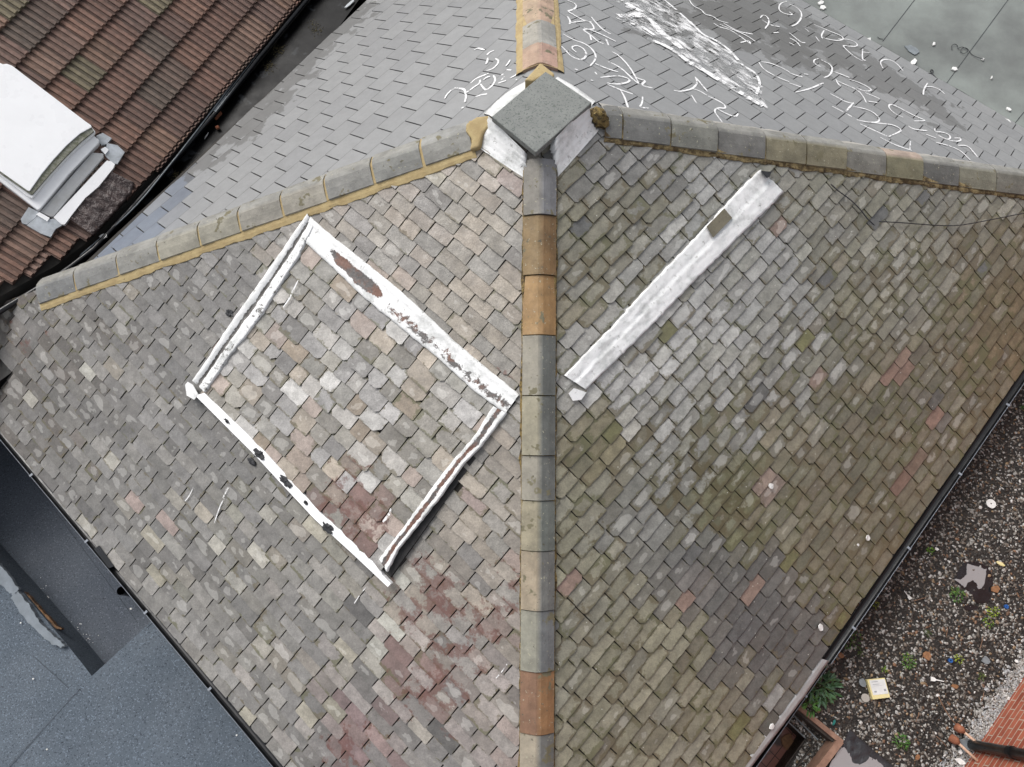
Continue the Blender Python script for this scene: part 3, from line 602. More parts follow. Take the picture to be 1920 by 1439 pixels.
for (x,y,a,b,s) in [(486,852,.055,.035,1),(535,903,.06,.03,2),(614,990,.05,.035,3),(425,790,.03,.015,4),(573,943,.02,.016,5)]: tp=MB(); lump(tp,PDm.at(x,y,.035),PDm.e,PDm.u,PDm.n,a*1.2,b*.9,.010,jit=.5,n=18,m=6,seed=s); tp.build('tar_patch',M['tar'],DO)
tp=MB(); lump(tp,PA.at(472,866,.03),PA.e,PA.u,PA.n,.055,.03,.015,jit=.15,n=14,m=5,seed=9); tp.build('tar_patch',M['tar'],HB,label='black tar patch just below the dormer trim'); tp=MB(); lump(tp,PA.at(430,587,.02),PA.e,PA.u,PA.n,.05,.03,.012,jit=.4,n=12,m=5,seed=4); tp.build('tar_patch',M['tar'],HB,label='black tar blot left of the dormer')
cl=MB(); pl_=[(352,716),(362,722),(372,740),(364,750),(350,742),(347,722)]; cl.prism([PDm.at(x,y,.03) for x,y in pl_],[PDm.at(x,y,-.02) for x,y in pl_]); cl.build('flashing_corner',M['whitelead'],DO)
# ------------------------------------------------------------ strip flashing on the right slope
def strip_h(u,v): return .036+.012*math.exp(-((u-.54)/.05)**2)-.008*math.exp(-((u-.45)/.03)**2)+.004*(u>.6)
band(PB,[(1058,705),(1150,609),(1240,512),(1330,418),(1387,355),(1424,319)],[(1097,731),(1190,640),(1280,548),(1380,448),(1450,380),(1466,360)],strip_h,70,14,'flashing',M['whitelead'],HB,lambda u,v:.27+.26*math.exp(-((u-.47)/.03)**2)+.05*(u>.6),label='long white flashing strip on the mossy slope',edge=.010)
sq=MB(); q=[(1325,425),(1358,391),(1373,409),(1337,446)]; sq.prism([PB.at(x,y,.062) for x,y in q],[PB.at(x,y,.04) for x,y in q],col=tuple(alb(122,116,98))+(1,)); sq.build('loose_slate',M['ridge'],HB,label='bare brown slate showing through the white flashing')
sq=MB(); q=[(1426,320),(1438,322),(1447,322),(1443,332),(1437,334)]; sq.prism([PB.at(x,y,.10) for x,y in q],[PB.at(x,y,.04) for x,y in q]); sq.build('flashing_gap',M['tar'],HB)
sq=MB(); q=[(1066,738),(1076,728),(1100,736),(1090,750),(1074,752)]; sq.prism([PB.at(x,y,.05) for x,y in q],[PB.at(x,y,.02) for x,y in q]); sq.build('flashing_corner',M['whitelead'],HB)
# ------------------------------------------------------------ chalk, paint
def ribbon(mb,pl,pts,w,h=.019):
    P=[pl.at(x,y,h) for x,y in pts]
    # smooth
    for _ in range(2):
        if len(P)>2:
            Q=[P[0]]
            for i in range(len(P)-1): Q+= [P[i]*.75+P[i+1]*.25,P[i]*.25+P[i+1]*.75]
            P=Q+[P[-1]]
    n=len(P)
    for i in range(n-1):
        d=nz(P[min(i+1,n-1)]-P[i]); s=np.cross(pl.n,d)
        f0=w*(.55+.45*math.sin(math.pi*(i+.3)/n))*random.uniform(.8,1.2)
        if i==0: pw=f0
        P0,P1=P[i],P[i+1]
        mb.add([P0-s*pw,P1-s*f0,P1+s*f0,P0+s*pw],[[0,1,2,3]],aux=(random.uniform(-.12,.14),0,0)); pw=f0
def zt(ox,oy,k,L): return [[(ox+x/k,oy+y/k) for x,y in s] for s in L]
S7=zt(820,60,8.,[[(110,1000),(140,940),(200,880),(265,840)],[(265,840),(330,850),(400,855),(420,900),(425,935)],[(425,930),(430,980),(415,1050)],[(360,1145),(395,1130)],[(405,930),(480,880),(560,820),(640,770),(640,720)],[(500,770),(550,720),(600,690),(700,650),(775,620)],[(645,780),(690,840),(720,870),(760,860),(820,810),(860,750),(870,700),(840,655)],[(690,720),(740,680),(790,670)],[(570,975),(650,945),(750,930)],[(550,275),(600,240),(650,255),(710,270)],[(850,280),(790,300),(745,345)],[(755,390),(750,440),(730,480)],[(870,400),(920,430),(910,470),(870,520),(820,560),(740,580)],[(1090,420),(1070,460),(1030,510)],[(1040,565),(1110,575)],[(960,650),(990,630)],[(960,720),(1010,670)],[(910,770),(1030,730)],[(1090,690),(1150,665),(1200,630)],[(1175,720),(1195,715)]])
Z1=zt(1040,0,4.361,[[(100,0),(170,30),(180,60),(140,85),(100,90),(170,130),(240,170),(300,180)],[(105,135),(130,175),(120,200)],[(120,190),(200,175),(290,170),(330,240),(290,240),(220,240),(300,290),(350,340),(400,360)],[(300,140),(340,190),(400,250),(460,280)],[(240,230),(310,250),(400,290),(500,340)],[(420,320),(440,370)],[(300,330),(290,290)],[(70,280),(160,330),(230,350),(290,385),(335,440),(335,490),(290,540)],[(330,520),(420,560),(520,590)],[(50,375),(90,410),(120,450),(170,480),(225,490),(262,460),(250,410),(200,375),(150,375),(140,400),(180,430)],[(470,425),(520,450),(580,510),(620,560),(650,610),(690,690)],[(435,505),(500,530),(570,580),(630,640),(690,690)],[(375,635),(440,625),(530,620),(600,640),(620,665),(560,685),(500,690),(430,680)],[(430,690),(500,720),(550,740),(640,770)],[(540,740),(570,790),(590,850),(600,880)],[(650,625),(700,650),(750,660),(700,700),(800,720)],[(720,790),(715,850),(690,880),(770,885)],[(330,590),(345,610)],[(295,655),(315,660)],[(165,565),(190,575)],[(975,740),(1020,750),(1080,740),(1130,725),(1170,680),(1150,630)],[(1160,640),(1200,690),(1250,750)],[(1120,725),(1180,740),(1260,790),(1330,820),(1390,855),(1400,890),(1340,880),(1300,905),(1340,960),(1370,1000)],[(1120,780),(1160,845)],[(1330,890),(1400,930),(1480,960),(1500,930)],[(1100,0),(1130,50),(1200,80),(1230,120),(1290,130),(1340,170),(1420,190)],[(1300,190),(1350,225),(1430,240),(1520,300),(1600,360)],[(1350,200),(1450,240),(1570,290),(1640,340)],[(1380,190),(1500,260),(1620,280)],[(1520,350),(1590,330),(1600,360)],[(1680,150),(1700,120),(1745,140),(1755,190),(1720,235)],[(1700,165),(1760,205),(1840,220)],[(1790,270),(1830,265)],[(1900,10),(1840,30),(1830,80),(1870,110),(1919,120)],[(1670,510),(1700,560),(1760,600),(1840,640),(1919,670)],[(1690,505),(1760,515),(1850,550),(1919,590)]])
Z2=zt(1480,0,4.361,[[(0,35),(60,60),(100,100),(100,150),(60,200),(20,215)],[(0,125),(30,120),(0,100)],[(0,270),(50,310),(100,350),(130,350)],[(0,310),(60,340),(90,380)],[(0,350),(40,370)],[(200,200),(260,225),(340,260),(420,290),(450,320),(400,335),(330,325),(280,310)],[(285,250),(260,290),(270,315)],[(215,300),(245,340)],[(130,235),(160,260)],[(400,320),(480,320),(550,350),(560,380),(490,380),(430,370),(480,420),(540,470),(600,500)],[(600,400),(595,490),(625,495)],[(600,425),(660,435)],[(765,560),(740,510),(770,485),(830,490),(880,520),(930,580)],[(240,480),(200,490),(200,520),(260,550)],[(260,490),(340,530),(355,570),(330,620),(285,635)],[(360,585),(430,610),(490,635)],[(380,650),(400,690),(420,705)],[(380,655),(450,690),(550,730),(600,780),(630,840)],[(490,650),(560,670),(640,710),(680,740),(620,750),(550,720)],[(620,760),(700,790),(740,810)],[(650,830),(720,840)],[(120,605),(155,610)],[(0,595),(60,620),(110,630)],[(50,755),(120,740),(200,715),(250,690),(280,680)],[(0,680),(60,700),(100,715)],[(330,765),(400,800),(450,830),(530,850)],[(525,840),(500,870),(465,910)],[(350,870),(430,910),(510,955)],[(520,870),(620,890),(690,920),(740,970),(730,1000),(650,1000)],[(550,980),(640,1000),(750,1010),(850,1020),(920,1060),(900,1080),(810,1120)],[(580,1015),(700,1070),(800,1115)],[(745,1125),(850,1180),(950,1215),(1000,1230)],[(990,1155),(985,1230)],[(930,960),(860,930),(810,880),(820,850),(880,870),(950,910),(1050,960),(1130,990),(1020,990)],[(970,1030),(1020,1060),(1130,1070)],[(1120,1100),(1200,1130)],[(1190,1050),(1190,1080),(1260,1080),(1320,1110),(1310,1145),(1260,1130),(1200,1100)],[(1310,1150),(1390,1160),(1410,1130),(1350,1130)],[(1200,1165),(1300,1190),(1400,1230),(1480,1310)],[(1380,1190),(1460,1190),(1510,1250),(1540,1285)],[(1130,680),(1100,730),(1095,775)],[(1115,710),(1180,710),(1240,740),(1270,770)],[(1180,820),(1260,840),(1340,870)],[(1220,820),(1290,880),(1330,920),(1335,970)],[(1320,795),(1380,820),(1380,850),(1330,850)],[(1435,870),(1440,960),(1380,930)],[(1440,905),(1500,920)],[(1570,970),(1590,950),(1650,970),(1700,1010),(1720,1060),(1715,1120)],[(1750,1075),(1830,1110),(1900,1140)],[(1775,1150),(1840,1225)],[(1890,1110),(1870,1190),(1919,1215)],[(850,695),(890,690)]])
for s_k in S7: r_=MB(); ribbon(r_,PC,s_k,.011,.016); r_.build('chalk_mark',M['chalk'],HB)
for s_k in (Z1+Z2)[:78]: r_=MB(); ribbon(r_,PD,s_k,.0105,.016); r_.build('chalk_mark',M['chalk'],HB)
sm=zt(1040,0,4.361,[[(880,0),(960,60),(1050,130),(1150,210),(1220,290),(1300,320),(1400,380),(1480,450),(1520,530),(1600,560),(1650,600),(1690,660),(1695,760),(1745,912),(1640,850),(1500,760),(1380,680),(1250,590),(1150,530),(1050,440),(900,370),(780,330),(620,210),(480,130),(460,100),(560,120),(650,90),(560,40),(480,-10)]])[0]
def sheet(pl,poly,h,cell=.03,name='x',aux=0.): 
    mb=MB(); Q0=ccw([pl.px(x,y,h) for x,y in poly]); Q=[((Q0[i][0]*(8-k)+Q0[(i+1)%len(Q0)][0]*k)/8+random.gauss(0,.012),(Q0[i][1]*(8-k)+Q0[(i+1)%len(Q0)][1]*k)/8+random.gauss(0,.012)) for i in range(len(Q0)) for k in range(8)]; s0,s1=min(p[0] for p in Q),max(p[0] for p in Q); t0,t1=min(p[1] for p in Q),max(p[1] for p in Q)
    s=s0
    mb.prism([pl.p(a,b,h) for a,b in Q],[pl.p(a,b,h-.002) for a,b in Q],aux=(aux,0,0),loc=[(a,b,0) for a,b in Q]*2); return mb
sheet(PD,sm,.0175).build('paint_smear',M['smear'],HB,label='big patchy white paint smear tapering down the upper right slope')
for L,w in ((zt(1040,0,4.361,[[(860,-30),(960,50),(1060,140),(1150,220),(1220,290),(1320,330),(1420,400),(1500,490),(1540,540),(1640,590),(1685,680),(1650,770)]])[0],.022),(zt(1040,0,4.361,[[(800,330),(900,370),(1000,430),(1100,510),(1180,550),(1300,625),(1420,700),(1560,780),(1700,870)]])[0],.045),(zt(1040,0,4.361,[[(520,-20),(620,50),(740,110),(640,130),(520,130)]])[0],.045),(zt(1040,0,4.361,[[(620,190),(720,220),(820,290)]])[0],.03),(zt(1040,0,4.361,[[(700,120),(800,170),(860,260),(960,330),(1040,400)]])[0],.05)): b2=MB(); ribbon(b2,PD,L,w,.0195); b2.build('paint_smear',M['smear2'],HB)
for L,w,pl in (([(559,526),(548,548),(543,560),(531,576)],.008,PDm),([(733,953),(730,965),(718,979)],.011,PDm),([(428,915),(424,922),(418,934)],.007,PA),([(420,935),(412,950),(402,980)],.006,PA),([(362,915),(355,930),(347,940)],.005,PA),([(690,1097),(675,1115),(664,1132)],.004,PA),([(952,1243),(945,1255),(930,1272)],.004,PA),([(404,428),(402,440),(407,450)],.007,PA)):
    pm=MB(); ribbon(pm,pl,L,w,.045 if pl is PDm else .03); pm.build('paint_drip',M['chalk'] if pl is PDm else M['smear2'],HB)
# ------------------------------------------------------------ gutters
def gutter(a,b,out,name,label,brk=1.05):
    d=nz(b-a); L=np.linalg.norm(b-a); mb=MB(); r=.046; prof=[]
    for i in range(9):
        t=math.pi*i/8; prof.append((-r*math.cos(t),-r*math.sin(t)*.9))
    prof2=[(x*.92,y*.92) for x,y in prof]
    n=8
    def P(s,x,z): return a+d*s+out*(x+r+.004)+dz*(z-.035)
    segs=12
    for i in range(segs):
        s0,s1=L*i/segs,L*(i+1)/segs
        for Q,fl in ((prof,True),(prof2,False)):
            for k in range(8):
                f=[P(s0,*Q[k]),P(s1,*Q[k]),P(s1,*Q[k+1]),P(s0,*Q[k+1])]; mb.add(f,[[0,1,2,3] if fl else [3,2,1,0]])
        for k in (0,8): mb.add([P(s0,*prof[k]),P(s1,*prof[k]),P(s1,*prof2[k]),P(s0,*prof2[k])],[[0,1,2,3]])
    o=mb.build(name,M['black'],HB,True,label)
    lp=MB(); lp.tube([P(0,r,.004),P(L,r,.004)],.003,6); lp.build('gutter_lip',M['lip'],o)
    s=.35
    while s<L:
        bm=MB(); c=P(s,r*.9,.008); bm.box(c-d*.012-out*.03,d*.024,out*.04,dz*.008); bm.build('gutter_bracket',M['lip'],o); s+=brk
    return o
def eout(pl): v=-pl.u.copy(); v[2]=0; return nz(v)
gutter(PA.p(*PA.px(-60,728))*1.,PA.p(*PA.px(640,1562)),eout(PA),'gutter','black gutter along the lower left eaves')
GB=gutter(PB.p(*PB.px(1990,590)),PB.p(*PB.px(1545,1232)),eout(PB),'gutter','black gutter along the lower right eaves')
gutter(PB.p(*PB.px(1540,1240))-dz*.05,PB.p(*PB.px(1330,1535))-dz*.05,eout(PB),'gutter','black gutter half hidden under the grey lead strip')
ls=band(PB,[(1541,1236),(1495,1302),(1450,1362),(1385,1450)],[(1556,1240),(1512,1304),(1470,1360),(1405,1446)],const(.012),24,3,'lead_strip',M['lead'],HB,lambda u,v:0,label='grey lead strip over the eaves at the lower right corner',edge=.003)
# broken tiles at the left gutter outlet
bk=MB(); q=[(176,1030),(186,1023),(214,1062),(204,1066)]; bk.prism([PA.at(x,y,.03) for x,y in q],[PA.at(x,y,-.02) for x,y in q]); bk.build('outlet_cover',M['black'],HB)

# ------------------------------------------------------------ felt roofs, lower left
FL=empty('felt_roofed_building',zat(150,1300,-1.),'blue-grey felt roofed building below the left eaves, with a sunken dark bay','building')
def deck(poly,z,thick,name,mat,parent,label=None,loc=False):
    mb=MB(); t=[zat(x,y,z) for x,y in poly]; mb.prism(t,[p-dz*thick for p in t],loc=[tuple(p) for p in t]*2 if loc else None); return mb.build(name,mat,parent,False,label)
ZF=-.75; ZT=-1.2
right=[(290,1160),(172,1268),(38,1420),(-60,1530),(-60,2000),(900,2000),(700,1500),(520,1380)]
left=[(-500,560),(-100,950),(0,1064),(45,1114),(125,1208),(160,1252),(172,1268),(36,1424),(-60,1534),(-500,1600)]
deck(right,ZF,6,'felt_roof',M['felt'],FL,'smooth blue-grey felt roof below the gutter')
fl=MB(); t=[zat(x,y,ZF-.012) for x,y in left]; fl.prism(t,[p-dz*6 for p in t]); fl.build('felt_roof',M['felt'],FL,label='blue-grey felt roof at the left edge of the photo')
deck([(-500,600),(-100,700),(400,1200),(500,1500),(0,1600),(-500,1500)],ZT,5,'sunken_bay',M['feltd'],FL,'dark sunken bay between the felt roofs and the gutter')
for a,b,z,w in (((104,960),(258,1168),ZT,.003),((-40,1500),(150,1292),ZF,.003),((62,1230),(128,1290),ZF-.012,.003),((286,1168),(275,1178),ZF,.002)):
    sm_=MB(); p,q=zat(*a,z),zat(*b,z); s=nz(np.cross(q-p,dz))*w; sm_.prism([p-s+dz*.006,q-s+dz*.006,q+s+dz*.006,p+s+dz*.006],[p-s,q-s,q+s,p+s]); sm_.build('lap_seam',M['feltd'],FL)
def roughsheet(poly,z,h,name,mat,parent,label=None,jit=.012,seed=1,sub=7):
    r=random.Random(seed); P=[zat(x,y,z) for x,y in poly]; Q=[]
    for i in range(len(P)):
        for k in range(sub): Q.append(P[i]*(1-k/sub)+P[(i+1)%len(P)]*k/sub+np.array((r.gauss(0,jit),r.gauss(0,jit),0)))
    mb=MB(); mb.prism([p+dz*h for p in Q],Q); return mb.build(name,mat,parent,False,label)
roughsheet([(-80,990),(0,1056),(22,1080),(40,1106),(30,1118),(16,1106),(-10,1084),(-80,1030)],ZF-.01,.05,'parapet_capping',M['palefelt'],FL,jit=.006)
roughsheet([(40,1110),(60,1135),(85,1172),(110,1195),(128,1212),(118,1215),(92,1200),(80,1188),(50,1160),(26,1122)],ZF-.01,.06,'parapet_capping',M['palefelt'],FL,'grey mortar capping beside the rotten board',jit=.006,seed=4)
roughsheet([(44,1106),(58,1116),(84,1146),(112,1174),(121,1180),(116,1182),(98,1172),(72,1146),(50,1120)],ZF-.10,.05,'rotten_board',M['rottimber'],FL,'rotten brown timber board exposed on the parapet',jit=.004,seed=6)
dpm=MB(); p=zat(227,1108,-.9); dpm.tube([p,p-dz*.5],.05,16,cap=False); dpm.tube([p-dz*.5,p],.044,16,cap=False); dpm.tube([p-dz*.2,p-dz*.21],.046,16); o=dpm.build('downpipe',M['black'],None,True); tag(o,'open black downpipe end standing in the bay beside the left gutter','pipe')
def chip(x,y,z,r,name,label,cat,mat='whitechip',group=None,seed=0,n=5,h=.012,asp=1.,pl=None,rot=None):
    rr_=random.Random(seed+int(x*7+y)); c=zat(x,y,z) if pl is None else pl.at(x,y,z); mb=MB(); k0=rr_.random()*6 if rot is None else rot; top=[]
    ex,ey,en=(np.array((1.,0,0)),np.array((0,1.,0)),dz) if pl is None else (pl.e,pl.u,pl.n)
    for i in range(n):
        a=2*math.pi*i/n; q=r*rr_.uniform(.75,1.2); X,Y=q*math.cos(a),q*math.sin(a)*asp; top.append(c+ex*(X*math.cos(k0)-Y*math.sin(k0))+ey*(X*math.sin(k0)+Y*math.cos(k0))+en*h*rr_.uniform(.7,1.2))
    mb.prism(top,[p-en*h*.9 for p in top]); o=mb.build(name,M[mat]); tag(o,label,cat,group); return o
chip(24,1055,ZT,.028,'plastic_clip','white plastic clip in the sunken bay near the left edge','clip',asp=.45,n=6,rot=.5)
chip(90,1120,ZT,.024,'plaster_chip','thin white chip in the middle of the sunken bay','chip',asp=.3,n=6,rot=-.5)
chip(246,1142,ZT,.012,'plaster_chip','tiny white chip in the sunken bay under the gutter','chip')
for i,(x,y,l) in enumerate([(40,1168,'yellowish-white speck on the left felt roof below the capping'),(63,1273,'white speck on the felt roof left of the sunken bay corner'),(89,1405,'white speck on the felt roof near the bottom edge'),(444,1379,'white speck on the felt roof near the lower end of the gutter')]):
    chip(x,y,ZF,.010,'white_speck',l,'chip')
rg=random.Random(3)
gr=MB()
for i in range(60):
    t=rg.random(); x,y=52+t*120+rg.gauss(0,9),1095+t*120+rg.gauss(0,8); c=zat(x,y,ZT+.003); lump(gr,c,np.array((1.,0,0)),np.array((0,1.,0)),dz,rg.uniform(.003,.009),rg.uniform(.003,.008),.004,jit=.3,n=5,m=3,seed=i)
tag(gr.build('grit',M['whitechip']),'scattered pale grit along the foot of the parapet in the sunken bay','grit',kind='stuff')

# ------------------------------------------------------------ flat roof, upper right
FR=empty('flat_roofed_building',zat(1700,60,.0),'flat roofed building behind the upper right slope with stained grey-green felt','building')
ZR=.035
PF=flat(ZR)
fr=MB(); t=[zat(x,y,ZR) for x,y in [(1290,-120),(1440,-38),(1521,12),(1659,97),(1801,170),(1916,241),(2100,345),(2600,500),(2900,-100),(2300,-600)]]; fr.prism(t,[p-dz*6.5 for p in t]); fr.build('felt_roof',M['greenfelt'],FR,label='stained grey-green felt roof')
for a,b in (((1715,0),(1655,78)),((1905,-20),(1770,163)),((1945,180),(1900,235))):
    sm_=MB(); p,q=zat(*a,ZR),zat(*b,ZR); s=nz(np.cross(q-p,dz))*.004; sm_.prism([p-s+dz*.004,q-s+dz*.004,q+s+dz*.004,p+s+dz*.004],[p-s,q-s,q+s,p+s]); sm_.build('lap_seam',M['cable'],FR)
for i,(x,y,r,asp,l) in enumerate([(1539,7,.055,.55,'white shard near the top edge, the higher of a pair'),(1542,16,.040,1.1,'white shard just below another near the top edge of the flat roof'),(1625,78,.06,.6,'flat white shard at the slate edge beside the first seam'),(1642,89,.055,1.,'pointed triangular white shard at the slate edge'),(1712,118,.06,.6,'largest white shard, half-round like a broken cup'),(1750,84,.035,.6,'small white shard above the wire tangle, left of it'),(1789,131,.035,1.1,'white shard lying on the second seam'),(1858,147,.03,.3,'thin white strip of plastic on the flat roof'),(1890,206,.045,.6,'flat white shard near the right edge'),(1887,229,.045,1.,'square white shard nearest the slates at the right edge'),(1842,113,.028,.5,'white scrap at the end of the wire tangle')]):
    chip(x,y,ZR+.004,r,'white_shard',l,'shard',asp=asp,h=.02,n=5 if i!=3 else 3)
def wire(pts,z,r,name,label,cat='wire',mat='cable',pl=None,up=0):
    P=[(zat(x,y,z) if pl is None else pl.at(x,y,z))+dz*(up*math.sin(i*2.1)**2) for i,(x,y) in enumerate(pts)]
    for _ in range(2):
        Q=[P[0]]
        for i in range(len(P)-1): Q+=[P[i]*.75+P[i+1]*.25,P[i]*.25+P[i+1]*.75]
        P=Q+[P[-1]]
    mb=MB(); mb.tube(P,r,6); return tag(mb.build(name,M[mat],None,True),label,cat)
wz=lambda L:[(1480+x/4.361,y/4.361) for x,y in L]
wire(wz([(1030,580),(1100,600),(1150,605),(1180,590),(1170,570),(1150,575),(1165,600),(1200,640),(1250,690),(1230,695),(1190,670),(1150,625)]),ZR+.012,.006,'wire_hanger','bent dark wire like a clothes hanger at the edge of the slates','wire')
wire(wz([(1330,410),(1320,380),(1350,365),(1380,380),(1370,410),(1400,390),(1440,395),(1460,420),(1430,450),(1395,430),(1405,400),(1450,400),(1490,450),(1540,480),(1590,495)]),ZR+.01,.004,'wire_tangle','thin looped wire tangle lying across the second seam','wire',up=.02)
wire(wz([(722,303),(735,318),(765,322)]),ZR+.01,.004,'wire_scrap','short dark wire scrap beside the first seam','wire')
roughsheet(wz([(940,385),(990,375),(1050,410),(1060,435),(1020,455),(980,430)]),ZR+.004,.012,'plastic_scrap',M['metal'],None,jit=.003,seed=8); tag(bpy.data.objects['plastic_scrap'],'crumpled grey plastic scrap above the largest white shard','scrap')
# cables on the mossy slope
wz3=lambda L:[(1480+x/4.361,120+y/4.361) for x,y in L]
wire(wz3([(340,985),(400,1040),(500,1110),(580,1190),(640,1270),(695,1320)]),.045,.006,'cable','dark cable running down the mossy slope beneath the right hip','cable',pl=PB)
wire(wz3([(735,1290),(900,1298),(1050,1310),(1250,1325),(1400,1322),(1600,1285),(1800,1245),(2000,1205)]),.045,.006,'cable','long thin dark cable sagging across the mossy slope to the right edge','cable',pl=PB)
for x,y,r,l in [(1445,911,.028,'white chip on pinkish slates in the middle of the mossy slope'),(1627,1009,.026,'white blob on the mossy slope near the right gutter'),(1538,1176,.034,'ragged white flake near the lower right gutter'),(1446,1362,.026,'pale flake on the grey lead strip'),(1608,1022,.012,'small pale flake beside the white blob')]: chip(x,y,.035,r,'white_flake',l,'flake',pl=PB,n=7,seed=4)

# ------------------------------------------------------------ tiled house, upper left
TH=empty('tiled_house',zat(200,250,.4),'house with a brown ribbed concrete tile roof at the upper left','house')
ea=zat(563,0,.42); eb=zat(293,323,.42); te=nz(ea-eb); th_=np.array((-te[1],te[0],0)); 
if th_[0]>0: th_=-th_
pt=math.radians(29); PT=Plane(eb,te if np.cross(te,th_)[2]>0 else -te,th_*math.cos(pt)+dz*math.sin(pt))
if PT.n[2]<0: PT=Plane(eb,-te,th_*math.cos(pt)+dz*math.sin(pt))
ev=[(1200,-760),(700,-150),(563,0),(400,200),(293,320),(240,378),(167,452),(101,500),(0,556),(-120,622),(-700,900)]
EV=[PT.px(x,y) for x,y in ev]; EV.sort()
def eave_t(s):
    for i in range(len(EV)-1):
        if EV[i][0]<=s<=EV[i+1][0]: f=(s-EV[i][0])/(EV[i+1][0]-EV[i][0]); return EV[i][1]*(1-f)+EV[i+1][1]*f
    return 0
tb=MB(); TW,TE=.34,.355; P0=.34/4
browns=[(126,100,88),(120,92,80),(132,106,92),(112,88,78),(134,106,90),(120,96,86),(108,90,80),(128,98,84)]
row0=PT.px(225,400)[1]   # a course line passes here
def tile(s,t,col,tt):
    prof=[(0,.001),(.013,.0),(.019,.014),(.056,.015),(.066,.004),(.085,.002)]
    xs=[];cc=[]
    for k in range(4):
        dark=k%2
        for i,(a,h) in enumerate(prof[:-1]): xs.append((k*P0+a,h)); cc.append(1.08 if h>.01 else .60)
    xs.append((TW-.004,.002)); cc.append(.5); n=len(xs); vs=[];cl_=[]; rf=[random.uniform(.84,1.12) for _ in range(6)]
    for tq,hq in ((tt,.040),(t+TE*1.02,.004)):
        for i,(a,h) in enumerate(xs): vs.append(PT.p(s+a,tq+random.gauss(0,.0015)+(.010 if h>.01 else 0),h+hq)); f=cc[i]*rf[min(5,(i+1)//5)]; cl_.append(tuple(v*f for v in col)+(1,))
    for i,(a,h) in enumerate(xs): vs.append(PT.p(s+a,tt,-.005)); cl_.append(tuple(v*.3 for v in col)+(1,))  # tail faces darkened to paint in the shadow line of each course
    fs=[[i,i+1,n+i+1,n+i] for i in range(n-1)]+[[2*n+i,2*n+i+1,i+1,i] for i in range(n-1)]
    nn=np.cross(vs[1]-vs[0],vs[n]-vs[0])
    if nn@PT.n<0: fs=[f[::-1] for f in fs]
    tb.add(vs,fs,col=cl_)
smin_,smax_=PT.px(-260,700)[0],PT.px(760,-230)[0]
lo,hi=min(smin_,smax_),max(smin_,smax_)
for r in range(-3,14):
    t=row0+r*TE; s=lo-(TW/2 if r%2 else 0); patch=0
    while s<hi:
        e=max(eave_t(s),eave_t(s+TW)) 
        if t+TE*.999>e:
            q=random.random()
            c=random.choice(browns)
            if q<.025: c=(122,112,90)
            elif q<.03: c=(82,80,86)
            elif q<.10: c=(104,90,80)
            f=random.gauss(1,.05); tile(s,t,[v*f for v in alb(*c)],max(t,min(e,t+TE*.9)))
        s+=TW
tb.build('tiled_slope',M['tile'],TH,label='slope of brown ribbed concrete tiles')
ub=MB(); q=[PT.p(a,b,-.01) for a,b in EV]+[PT.p(EV[-1][0],9,-.01),PT.p(EV[0][0],9,-.01)]; ub.prism(q,[p-dz*7 for p in q]); ub.build('wall',M['under'],TH)
gt=MB(); gp=[PT.at(x,y,.0)+eout(PT)*.04-dz*.04 for x,y in [(600,-45),(563,0),(480,100),(400,202),(293,325),(240,384),(167,462),(101,512),(0,572),(-120,650)]]; gt.tube(gp,.032,10); gt.build('gutter',M['black'],TH,True,'black gutter along the edge of the brown tiles')
# rooflight built up in layers parallel to the tile slope
def pz(poly,h1,h0,name,mat,parent,label=None,bev=0,pl=None):
    pl=pl or PT; mb=MB(); t=[pl.at(x,y,h1) for x,y in poly]; mb.prism(t,[p-pl.n*(h1-h0) for p in t]); o=mb.build(name,M[mat],parent,False,label)
    if bev: b=o.modifiers.new('b','BEVEL'); b.width=bev; b.segments=3
    return o
z4=lambda L:[(x/4.,100+y/4.) for x,y in L]
RL=pz(z4([(-400,-100),(60,100),(745,650),(742,672),(520,905),(300,1172),(280,1176),(0,960),(-400,660)]),.11,.0,'rooflight',"gloss",TH,'white box-shaped rooflight with a curved front lip',.02)
pz(z4([(-400,-130),(20,85),(50,80),(90,95),(680,545),(716,588),(704,612),(600,694),(480,812),(362,942),(252,1080),(236,1088),(200,1070),(0,915),(-400,640)]),.155,.11,'lower_lid','gloss',RL,bev=.012)
pz(z4([(90,95),(690,560),(704,585),(612,658),(492,776),(374,906),(242,1058),(226,1056),(0,900),(-300,600),(-300,0)]),.185,.157,'brush_seal','brush',RL)
pz(z4([(-400,-150),(20,83),(50,78),(90,93),(640,510),(684,541),(688,556),(600,604),(500,692),(402,798),(312,908),(222,1036),(205,1030),(0,885),(-400,600)]),.20,.188,'lid','gloss',RL,bev=.012)
pz(z4([(690,745),(775,752),(778,780),(590,995),(402,1225),(380,1228),(300,1190),(495,968)]),.078,.03,'sill','lead',RL,bev=.006)
pz(z4([(800,806),(835,812),(862,835),(850,862),(740,1000),(640,1085),(560,1185),(485,1285),(460,1283),(402,1232),(600,1020)]),.088,.03,'apron_flashing','gloss',RL,bev=.006)
pz(z4([(155,1245),(215,1155),(290,1190),(270,1230),(200,1285),(165,1275)]),.068,.03,'corner_flashing','leadblue',RL)
pz(z4([(200,1290),(290,1215),(345,1255),(400,1240),(475,1285),(415,1320),(380,1380),(300,1350)]),.072,.03,'corner_flashing','leadblue',RL)
pz(z4([(720,620),(770,598),(838,638),(800,680),(760,690)]),.068,.03,'corner_flashing','leadblue',RL)
pz(z4([(800,675),(880,690),(935,742),(880,830),(850,830),(790,770)]),.072,.03,'corner_flashing','leadblue',RL)
pz(z4([(755,720),(790,702),(815,725),(790,760)]),.085,.03,'white_block','gloss',RL)
pz(z4([(270,1210),(295,1192),(372,1235),(355,1262)]),.085,.03,'white_block','gloss',RL)
